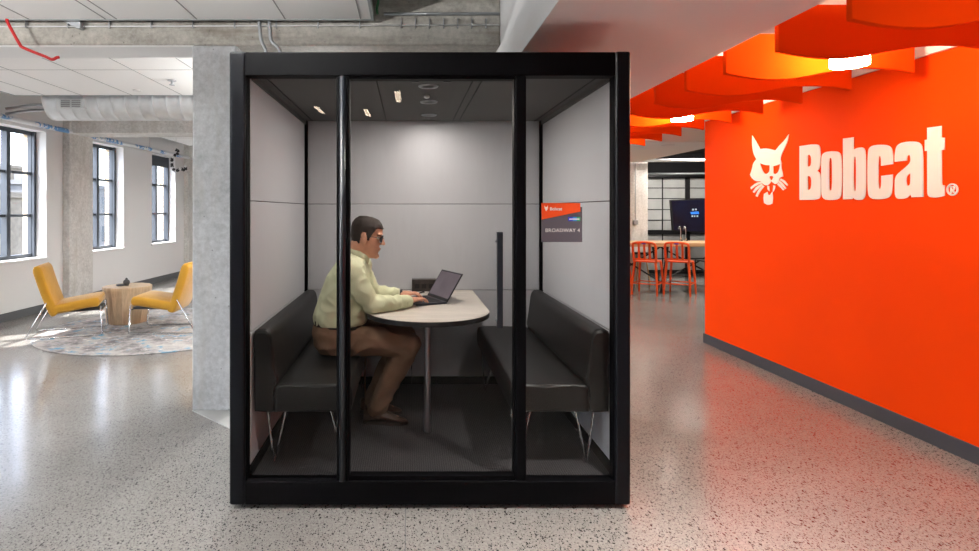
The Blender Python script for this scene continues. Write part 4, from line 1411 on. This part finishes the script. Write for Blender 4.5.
# ------------------------------------------------------------------ ceiling services on the left
bm = NB()
n = 36
rs = []
x = -4.53
dc = (7.17, 2.895); dr = 0.25
while x < 0.6:
    for dx, q in ((0, dr), (0.003, dr + 0.0035), (0.008, dr + 0.0035), (0.011, dr), (0.05, dr), (0.09, dr), (0.13, dr)):
        rs.append([Vector((x + dx, dc[0] + q * math.cos(2 * PI * k / n), dc[1] + q * math.sin(2 * PI * k / n))) for k in range(n)])
    x += 0.17
rings(bm, rs)
duct = obj('round_duct', bm, M_['galvanised'], None, smooth=True)
tag(duct, 'large round ribbed metal air duct under the ceiling', 'duct')
THING_M[duct.name] = Matrix.Translation(duct.location)
bm = NB()
gx0, gx1 = PX(62, 6.9), PX(84, 6.9); gz0, gz1 = PZ(108.5, 6.9), PZ(99.5, 6.9)
box(bm, gx0, gx1, 6.86, 6.96, gz0, gz1)
gr = obj('grille_frame', bm, M_['galvanised'], duct)
bm = NB()
for q in range(2):
    a = gx0 + 0.015 + q * (gx1 - gx0 - 0.01) / 2
    for j in range(4):
        z = gz0 + 0.012 + j * (gz1 - gz0 - 0.02) / 4
        box(bm, a, a + (gx1 - gx0) / 2 - 0.03, 6.853, 6.862, z, z + 0.014)
obj('louvre', bm, M_['panel_seam'], gr)
# thin conduits in the corner left of the duct
for k, (dz, lab) in enumerate(((0, 'upper thin conduit running from the duct to the left wall'), (-0.07, 'lower thin conduit running from the duct to the left wall'))):
    bm = NB(); tube(bm, [(-5.38, 7.5, 2.86 + dz), (-4.9, 7.3, 2.87 + dz), (-4.6, 7.3, 2.87 + dz)], 0.018, 8)
    tag(obj('conduit', bm, M_['conduit'], smooth=True), lab, 'conduit')
# wrapped pipe along the left wall
bm = NB(); tube(bm, [ML @ Vector((0.09, y, 2.76 - 0.004 * y)) for y in [3 + 0.5 * k for k in range(24)]], 0.036, 14)
pp = obj('wrapped_pipe', bm, M_['wrapped_pipe'], None, smooth=True)
tag(pp, 'white pipe with blue printed wrap running above the windows', 'pipe')
THING_M[pp.name] = Matrix.Translation(pp.location)
for y in (4.2, 6.6, 9.9, 11.2):
    bm = NB(); p = ML @ Vector((0.09, y, 2.76 - 0.004 * y))
    tube(bm, [p + Vector((0, 0, 0.03)), Vector((p.x, p.y, 3.25))], 0.004, 6)
    obj('pipe_hanger', bm, M_['brushed_steel'], pp)
# red sprinkler hose
yr = 4.02
P = [(PX(7, yr), yr, PZ(19, yr)), (PX(8, yr), yr, PZ(23, yr)), (PX(19, yr), yr, PZ(43, yr)), (PX(24, yr), yr, PZ(48, yr)), (PX(45, yr), yr, PZ(56.5, yr)), (PX(52, yr), yr, PZ(59.5, yr)), (PX(57, yr), yr, PZ(57.5, yr)), (PX(58, yr), yr + .01, PZ(57, yr))]
bm = NB(); tube(bm, smooth_path(P), 0.011, 10)
tag(obj('red_tube', bm, M_['red_plastic'], smooth=True), 'bent red plastic tube hanging from the white ceiling panel', 'tube')
# strut bracket
bm = NB(); prism(bm, [(64, 21.5), (80, 21.5), (80, 28), (77, 28)], lambda u, v: Vector((PX(u, 4.12), 4.12, PZ(v, 4.12))), Vector((0, 0.055, 0)))
tag(obj('steel_bracket', bm, M_['conduit']), 'small grey steel bracket on the concrete beam near the red tube', 'bracket')
# slim cable with clips along the beam
yc = 4.165
bm = NB(); zc_ = PZ(26.5, yc)
tube(bm, [(-4.9, yc, zc_), (-2.5, yc, zc_), (-1.0, yc, zc_ + .005), (SX0 - 0.01, yc, zc_ + .012)], 0.006, 8)
cb_ = obj('cable', bm, M_['tile_white'], None, smooth=True)
tag(cb_, 'thin pale cable clipped along the concrete beam', 'cable')
THING_M[cb_.name] = Matrix.Translation(cb_.location)
x = -4.7
while x < 0.6:
    bm = NB(); box(bm, x - 0.004, x + 0.004, yc - 0.007, 4.18, zc_ - 0.01, zc_ + 0.06)
    obj('clip', bm, M_['brushed_steel'], cb_)
    x += 0.31 if x < -0.3 else 0.105
bm = NB(); tube(bm, [(-0.18, 4.167, PZ(14, yc)), (SX0 - 0.01, 4.167, PZ(13.5, yc))], 0.012, 8)
tag(obj('pipe', bm, M_['conduit'], smooth=True), 'short grey pipe on the stained beam above the pod', 'pipe')
for k, (xa, xb) in enumerate(((259, 265), (269, 279))):
    bm = NB()
    P = [(PX(xa, 4.13), 4.13, PZ(17, 4.13)), (PX(xa + 1, 4.13), 4.13, PZ(32, 4.13)), (PX(xa + 2.5, 4.13), 4.13, PZ(41, 4.13)), (PX(xb, 4.13), 4.13, PZ(49, 4.13)), (PX(xb + 2, 4.13), 4.13, PZ(60, 4.13)), (PX(xb + 2, 4.13), 4.13, PZ(80, 4.13))]
    tube(bm, smooth_path(P), 0.013, 10)
    tag(obj('conduit', bm, M_['conduit'], smooth=True), ['left of the two bent grey conduits entering above the pod', 'right of the two bent grey conduits entering above the pod'][k], 'conduit')
bm = NB(); tube(bm, smooth_path([(-0.225, 4.14, 3.10), (-0.22, 4.14, 3.04), (-0.23, 4.14, 2.99), (-0.225, 4.14, 2.95)]), 0.01, 6)
mat('green_cable', (0.05, 0.22, 0.08), 0.6)
tag(obj('cable', bm, M_['green_cable'], smooth=True), 'short green cable loop by the corner of the nearest ceiling panel', 'cable')
# ceiling sprinklers / downlight trims on second panel
for k, (px, py) in enumerate(((172, 80), (137, 90))):
    Y = F * (CZ - H) / (VY - py)
    bm = NB(); cyl(bm, (PX(px, Y), Y), 0.045, CZ - 0.012, CZ - 0.003, 20); 
    if k == 0: cyl(bm, (PX(px, Y), Y), 0.012, CZ - 0.05, CZ - 0.012, 10); cyl(bm, (PX(px, Y), Y), 0.03, CZ - 0.056, CZ - 0.05, 12)
    tag(obj('sprinkler_head' if k == 0 else 'smoke_detector', bm, M_['brushed_steel' if k == 0 else 'tile_white']), ['small metal sprinkler head under the ceiling panel', 'flat round white detector on the ceiling panel left of the sprinkler'][k], 'ceiling fitting')

# hanging mobile of black and white links
mob = thing('hanging_mobile', 'dangling black and white chain ornament near the farthest window', 'ornament', (PX(180, 9.6), 9.6, PZ(171, 9.6)))
bm = NB(); tube(bm, [(PX(176, 9.6), 9.6, CZ), (PX(176, 9.6), 9.6, PZ(149, 9.6))], 0.003, 6)
obj('cord', bm, M_['tile_white'], mob)
pp_ = smooth_path([(PX(a, 9.6), 9.6 + 0.04 * math.sin(a), PZ(b_, 9.6)) for a, b_ in ((175, 149), (178, 152), (173, 157), (171, 162), (172, 168), (176, 171), (181, 169), (185, 170), (186, 166))], 3)
for i, p in enumerate(pp_):
    bm = NB(); ellipsoid(bm, p, (0.026, 0.022, 0.030), 8, 6, M=Matrix.Rotation(i * 1.3, 4, 'Y'))
    obj('link', bm, M_['black_plastic' if i % 3 else 'tile_white'], mob, smooth=False, label='black link' if i % 3 else 'white link')
# wall socket
bm = NB(); Ys = 8.35
box(bm, 0, 0.006, 8.49, 8.56, 0.38, 0.50, M=ML)
tag(obj('wall_socket', bm, M_['tile_white'], bevel=0.002), 'white socket plate low on the left wall beside the pilaster', 'socket')

# ------------------------------------------------------------------ lounge corner
bm = NB()
lathe(bm, (-3.12, 7.15), [(1.40, 0.0005), (1.41, 0.006), (1.40, 0.010)], 96)
tag(obj('round_rug', bm, M_['rug_pile']), 'round faded grey and blue rug under the yellow chairs', 'rug')
RZ = 0.0105
def lounge_chair(label, loc, rot):
    """built facing +X about the origin"""
    r = thing('lounge_chair', label, 'chair', (0, 0, 0), 0, 'mustard yellow lounge chairs on the rug')
    hw = 0.29
    def pad(pts, name, th, hw=hw):
        P = smooth_path(pts, 6)
        rs = []
        N = len(P)
        for i, p in enumerate(P):
            d = (P[min(i + 1, N - 1)] - P[max(i - 1, 0)]).normalized()
            nrm = Vector((-d.z, 0, d.x))
            e = min(i, N - 1 - i) / 2.0
            k = 1 - 0.5 * max(0, 1 - e) ** 2
            q = []
            for (a, b_) in ((-1, -.35), (-.97, -.8), (-.9, -1), (0, -1), (.9, -1), (.97, -.8), (1, -.35), (1, .35), (.97, .8), (.9, 1), (0, 1.06), (-.9, 1), (-.97, .8), (-1, .35)):
                q.append(p + Vector((0, a * hw * (0.985 + .015 * k), 0)) + nrm * (b_ * th / 2 * k))
            rs.append(q)
        bm = NB(); rings(bm, rs)
        return obj(name, bm, M_['mustard'], r, smooth=True)
    pad([(-.22, 0, .34), (-.1, 0, .355), (.08, 0, .385), (.22, 0, .405), (.29, 0, .405)], 'seat', .11)
    pad([(-.15, 0, .285), (-.19, 0, .34), (-.24, 0, .48), (-.30, 0, .67), (-.35, 0, .85)], 'backrest', .10)
    bm = NB(); box(bm, -.2, .3, -.2, .2, .30, .325)
    obj('seat_shell', bm, M_['seat_shell'], r)
    for s in (-1, 1):
        y = s * .27
        bm = NB(); tube(bm, [(.30, y, .36), (.325, y, .03), (.31, y, RZ + .012), (.28, y, RZ + .009), (-.42, y, RZ + .009), (-.455, y, RZ + .012), (-.45, y, .04), (-.24, y * 1.04, .44)], .009, 10)
        obj('sled_leg', bm, M_['chrome'], r, smooth=True)
    bm = NB()
    tube(bm, [(.31, -.27, .30), (.31, .27, .30)], .008, 8); tube(bm, [(-.25, -.28, .42), (-.25, .28, .42)], .008, 8)
    obj('crossbar', bm, M_['chrome'], r)
    r.location = loc; r.rotation_euler = (0, 0, rot)
    return r
lounge_chair('mustard yellow lounge chair left of the wooden drum table', (-4.04, 6.80, 0), R(22))
lounge_chair('mustard yellow lounge chair right of the wooden drum table, by the column', (-3.03, 6.98, 0), R(183))
dt = thing('drum_table', 'tapered solid wood drum side table between the yellow chairs', 'side table', (-3.74, 7.47, RZ))
bm = NB()
rs = []
for z, q in ((RZ, .248), (RZ + .02, .253), (.30, .276), (.46, .300), (.488, .300), (.495, .294)):
    rs.append([Vector((-3.74 + (q + .006 * noise.noise(Vector((math.cos(a) * 2, math.sin(a) * 2, 1)))) * math.cos(a), 7.47 + q * math.sin(a), z)) for a in [2 * PI * k / 14 for k in range(14)]])
rings(bm, rs)
obj('body', bm, M_['stump_wood'], dt, bevel=0.012)
orn = thing('table_ornament', 'small dark dome ornament on the wooden drum table', 'ornament', (-3.77, 7.42, .495))
bm = NB(); lathe(bm, (-3.80, 7.42), [(.05, .4955), (.065, .505), (.055, .517), (.02, .521)], 20)
obj('dish', bm, M_['seat_shell'], orn)
bm = NB(); ellipsoid(bm, (-3.74, 7.44, .540), (.042, .042, .042)); cyl(bm, (-3.74, 7.44), .03, .4955, .525, 14)
lathe(bm, (-3.74, 7.44), [(.012, .575), (.016, .590), (.006, .600)], 10)
obj('dome', bm, M_['seat_shell'], orn, smooth=True)

# ------------------------------------------------------------------ kitchen / bar area
YK = 13.2
# glazed black-framed partition
part = thing('glazed_partition', 'black framed frosted glass partition behind the bar table', 'partition', (5.6, YK, 0))
sK = YK
cols_ = [(PX(640, sK), PX(662, sK)), (PX(663.2, sK), PX(685, sK)), (PX(689.5, sK), PX(711, sK)), (PX(712, sK), PX(733, sK))]
rows = [(178, 187.6), (188.4, 198.2), (199, 209.2), (210, 219.8), (220.6, 230), (234.5, 246), (247, 258), (259, 270)]
for (a, b_) in cols_:
    for (c, d) in rows:
        bm = NB(); box(bm, a, b_, YK + 0.01, YK + 0.02, PZ(d, sK), PZ(c, sK))
        obj('pane', bm, M_['frost'], part)
bm = NB()
xs0, xs1 = PX(636, sK), PX(738, sK)
box(bm, xs0, xs1, YK - 0.03, YK + 0.05, PZ(178, sK), PZ(173, sK)); box(bm, xs0, xs1, YK - 0.03, YK + 0.05, PZ(234.5, sK), PZ(230, sK))
box(bm, PX(685, sK), PX(689.5, sK), YK - 0.03, YK + 0.05, 0, PZ(178, sK)); box(bm, PX(733, sK), PX(738, sK), YK - 0.03, YK + 0.05, 0, PZ(178, sK))
for v in (188, 198.6, 209.6, 220.2, 246.5, 258.5):
    box(bm, xs0, PX(733, sK), YK, YK + 0.03, PZ(v, sK) - 0.01, PZ(v, sK) + 0.01)
for u in (662.6, 711.5): box(bm, PX(u, sK) - 0.012, PX(u, sK) + 0.012, YK, YK + 0.03, 0, PZ(178, sK))
box(bm, xs0, xs1, YK - 0.03, YK + 0.05, 0, 0.06)
obj('frame', bm, M_['black_frame'], part)
# pipes below the dark ceiling
for (py, y, rr, lab, mm) in ((160.5, 11.42, 0.035, 'pale horizontal pipe at the edge of the corridor ceiling', 'galvanised'), (173.8, 12.9, 0.02, 'thin horizontal pipe under the dark kitchen ceiling', 'conduit')):
    z = PZ(py, y)
    bm = NB(); tube(bm, [(PX(640, y), y, z), (9.3, y, z + 0.02)], rr, 12)
    tag(obj('pipe', bm, M_[mm], smooth=True), lab, 'pipe')
bm = NB(); box(bm, PX(626, 11.5), PX(648, 11.5), 11.5, 12.0, 0, 2.95)
struct('trim_10', bm, M_['pale_concrete'], bevel=0.012)
ws = thing('pull_switch', 'small grey switch box hanging on a cable down the far column', 'switch', (PX(636, 11.46), 11.46, PZ(224, 11.46)))
bm = NB(); xx = PX(635.8, 11.46); box(bm, xx - .045, xx + .045, 11.44, 11.5, PZ(224.5, 11.46), PZ(220, 11.46)); obj('switch_box', bm, M_['conduit'], ws, bevel=.01)
bm = NB(); tube(bm, [(xx, 11.48, PZ(220, 11.46)), (xx, 11.48, 2.45)], .008, 6); obj('cable', bm, M_['conduit'], ws)
# corridor downlights, then the added kitchen fill lights
for k, (x, y) in enumerate(((PX(668, F * (SZ - H) / (VY - 145)), F * (SZ - H) / (VY - 145)), (3.4, 10.2))):
    r = thing('ceiling_downlight', ['small round downlight in the corridor ceiling beyond the baffles', 'round downlight deeper in the corridor ceiling'][k], 'lamp', (x, y, SZ), 0, 'round downlights in the corridor ceiling')
    bm = NB(); lathe(bm, (x, y), [(.09, SZ - .008), (.095, SZ - .001), (.07, SZ - .001)], 24); obj('ring', bm, M_['tile_white'], r)
    bm = NB(); cyl(bm, (x, y), .065, SZ - .006, SZ - .002); obj('lens', bm, M_['down_glow'], r)
    area('corridor_downlight', (x, y, SZ - 0.02), 0.12, 1.6, (1.0, 0.9, 0.8), (0, 0, -1), shape='DISK')
area('kitchen_fill', (5.9, 11.2, 2.9), 1.2, 190, (1.0, 0.93, 0.86), (0.05, 0.35, -1))  # unseen lights added to brighten the kitchen and corridor
area('kitchen_fill', (5.6, 8.7, 2.9), 0.8, 150, (1.0, 0.90, 0.80), (-0.3, 0.0, -1))
for k, (x, y, sz) in enumerate(((5.9, 11.2, 1.2), (5.6, 8.7, 0.8))):
    bm = NB(); box(bm, x - sz / 2, x + sz / 2, y - sz / 2, y + sz / 2, 2.905, 2.95)
    tag(obj('fill_light_panel', bm, M_['tile_white']), ['large added fill light panel, unseen, over the bar table', 'smaller added fill light panel, unseen, before the orange stools'][k], 'lamp')
# wall-mounted screen
Yt = 11.9
tv = thing('wall_monitor', 'dark wall monitor showing small blue lettering beside the far partition', 'monitor', (PX(694, Yt), Yt, PZ(231, Yt)))
f_ = lambda u, v: Vector((PX(u, Yt), Yt, PZ(v, Yt)))
bm = NB(); prism(bm, [(670.5, 200), (718, 197.5), (718, 234), (672.8, 230.8)], f_, Vector((0, .06, 0))); obj('casing', bm, M_['black_frame'], tv, bevel=.004)
bm = NB(); prism(bm, [(671.5, 201), (717, 198.7), (717, 232.8), (673.6, 229.8)], lambda u, v: f_(u, v) + Vector((0, -.003, 0)), Vector((0, .004, 0))); scr = obj('screen', bm, M_['monitor_picture'], tv)
bm = NB(); prism(bm, [(690.3, 212), (698.5, 211.5), (699, 214), (691, 214.3)], lambda u, v: f_(u, v) + Vector((0, -.006, 0)), Vector((0, .003, 0))); obj('lettering', bm, M_['screen_blue'], scr, label='blue lettering')
bm = NB()
for (a, b_, c) in ((692, 694, 209.4), (695, 696.5, 209.3), (691.5, 693, 216), (694, 695.2, 216), (696.5, 698, 216)):
    box(bm, PX(a, Yt), PX(b_, Yt), Yt - .006, Yt - .003, PZ(c + 1, Yt), PZ(c - .6, Yt))
obj('small_lettering', bm, M_['screen_text'], scr)
bm = NB(); box(bm, PX(700, Yt), PX(703, Yt), Yt + .06, YK - .03, PZ(218, Yt), PZ(212, Yt)); obj('wall_bracket', bm, M_['black_frame'], tv)

# bar table
bt = thing('bar_table', 'long wood-topped bar table behind the orange stools', 'table', (4.9, 10.6, 0))
yt0 = 10.35
zt = PZ(243, yt0)
bm = NB(); box(bm, 3.55, 6.3, yt0, yt0 + .85, zt - .07, zt); obj('top', bm, M_['bar_wood'], bt, bevel=.006)
for x in (3.75, 4.85, 6.1):
    for s in (0, 1):
        y = yt0 + .1 + s * .65
        bm = NB(); tube(bm, [(x + (.12 if s else -.12), y, 0), (x, y, zt - .07)], .025, 4); obj('leg', bm, M_['black_frame'], bt)
bm = NB()
for x0_, x1_ in ((3.75, 4.85), (4.85, 6.1)):
    tube(bm, [(x0_, yt0 + .42, .12), (x1_, yt0 + .42, zt - .1)], .016, 6); tube(bm, [(x0_, yt0 + .42, zt - .1), (x1_, yt0 + .42, .12)], .016, 6)
obj('cross_brace', bm, M_['black_frame'], bt)
for k, px in enumerate((681, 686)):
    y = yt0 + .6; x = PX(px, y)
    bm = NB(); z = zt
    cyl(bm, (x, y), .03, z, z + .02, 12); tube(bm, smooth_path([(x, y, z), (x, y, z + .22), (x - .02, y, z + .27), (x - .05, y, z + .24)]), .013, 8)
    tag(obj('tap', bm, M_['chrome'], smooth=True), ['left of the two chrome taps on the bar table', 'right of the two chrome taps on the bar table'][k], 'tap', 'chrome taps')
# orange stools
def stool():
    r = thing('bar_stool', 'orange', 'stool', (0, 0, 0), 0, 'orange metal counter stools')
    st = .60; tp = .93; hw = .19
    bm = NB()
    P = [(-.18, -.18), (.18, -.19), (.2, -.12), (.2, .12), (.18, .19), (-.18, .18)]
    prism(bm, P, lambda u, v: Vector((u, v, st - .025)), Vector((0, 0, .025))); obj('seat', bm, M_['stool_orange'], r, bevel=.01)
    # back frame: an arch
    bm = NB()
    arch = [(-.175, -hw + .005, st - .02), (-.20, -hw, st + .1), (-.235, -hw, tp - .06), (-.245, -hw + .04, tp - .012), (-.248, 0, tp), (-.245, hw - .04, tp - .012), (-.235, hw, tp - .06), (-.20, hw, st + .1), (-.175, hw - .005, st - .02)]
    tube(bm, smooth_path(arch, 4), .021, 8); tube(bm, [(-.19, -hw, st + .03), (-.19, hw, st + .03)], .015, 8)
    obj('back_frame', bm, M_['stool_orange'], r, smooth=True)
    for y in (-.09, 0, .09):
        bm = NB(); box(bm, -.012, .0, y - .018, y + .018, 0, tp - st - .03)
        bm.transform(Matrix.Translation((-.19, 0, st + .03)) @ Matrix.Rotation(R(-9), 4, 'Y'))
        obj('slat', bm, M_['stool_orange'], r)
    for sx, sy, t0 in ((-1, -1, st - .02), (-1, 1, st - .02), (1, -1, st - .02), (1, 1, st - .02)):
        bm = NB(); tube(bm, [(sx * .17, sy * .175, t0), (sx * .20, sy * .20, .3), (sx * .235, sy * .215, .0)], [.023, .020, .016], 8)
        obj('leg', bm, M_['stool_orange'], r)
    bm = NB()
    z = .2
    q = .215
    for a, b_ in (((-q, -q + .01), (q, -q + .01)), ((-q, q - .01), (q, q - .01)), ((q, -q), (q, q)), ((-q, -q), (-q, q))):
        tube(bm, [(*a, z), (*b_, z)], .011, 6)
    obj('stretcher', bm, M_['stool_orange'], r)
    bm = NB(); box(bm, -.268, -.262, -.035, .035, tp - .03, tp - .012); obj('sticker', bm, M_['sign_blue'], r, label='small blue tag')
    return r
s0 = stool()
spots = [((4.84, 9.97), R(52), 'orange slat-back counter stool nearest the orange wall'), ((4.29, 10.02), R(52), 'orange slat-back counter stool, middle one of three'), ((3.68, 10.0), R(40), 'orange slat-back counter stool partly hidden by the pod')]
for i, ((x, y), a, lab) in enumerate(spots):
    o = s0 if i == 0 else copy_tree(s0)
    o.location = (x, y, 0); o.rotation_euler = (0, 0, a); o['label'] = lab
# dark chair at right by the table
dk = thing('wire_chair', 'black wire-frame stool beside the orange wall end', 'stool', (5.36, 10.0, 0))
bm = NB(); prism(bm, [(5.22, 9.85), (5.52, 9.85), (5.52, 10.2), (5.22, 10.2)], lambda u, v: Vector((u, v, .58)), Vector((0, 0, .025))); obj('seat', bm, M_['black_frame'], dk, bevel=.006)
for x, y in ((5.23, 9.86), (5.51, 9.86), (5.23, 10.19), (5.51, 10.19)):
    bm = NB(); tube(bm, [(x, y, .58), (x + (x - 5.23) * .2, y, 0)], .01, 6); obj('leg', bm, M_['black_frame'], dk)
bm = NB(); tube(bm, [(5.23, 9.85, .58), (5.21, 9.8, .88), (5.53, 9.8, .88), (5.51, 9.85, .58)], .01, 6)
for q in range(4): tube(bm, [(5.22, 9.83 - q * .008, .65 + .06 * q), (5.52, 9.83 - q * .008, .65 + .06 * q)], .006, 6)
obj('wire_back', bm, M_['black_frame'], dk)
# back stools on the far side of the table
for k, (x, lab) in enumerate(((3.95, 'wooden-legged dark stool under the bar table, left'), (4.75, 'wooden-legged dark stool under the bar table, middle'))):
    r = thing('stool', lab, 'stool', (x, 11.55 - .1, 0), 0, 'dark stools behind the bar table')
    bm = NB(); cyl(bm, (x, 11.45), .16, .60, .64, 20); obj('seat', bm, M_['black_frame'], r)
    for a in range(4):
        c, s = math.cos(a * PI / 2 + .8), math.sin(a * PI / 2 + .8)
        bm = NB(); tube(bm, [(x + c * .1, 11.45 + s * .1, .60), (x + c * .2, 11.45 + s * .2, 0)], .014, 6); obj('leg', bm, M_['wood_leg'], r)
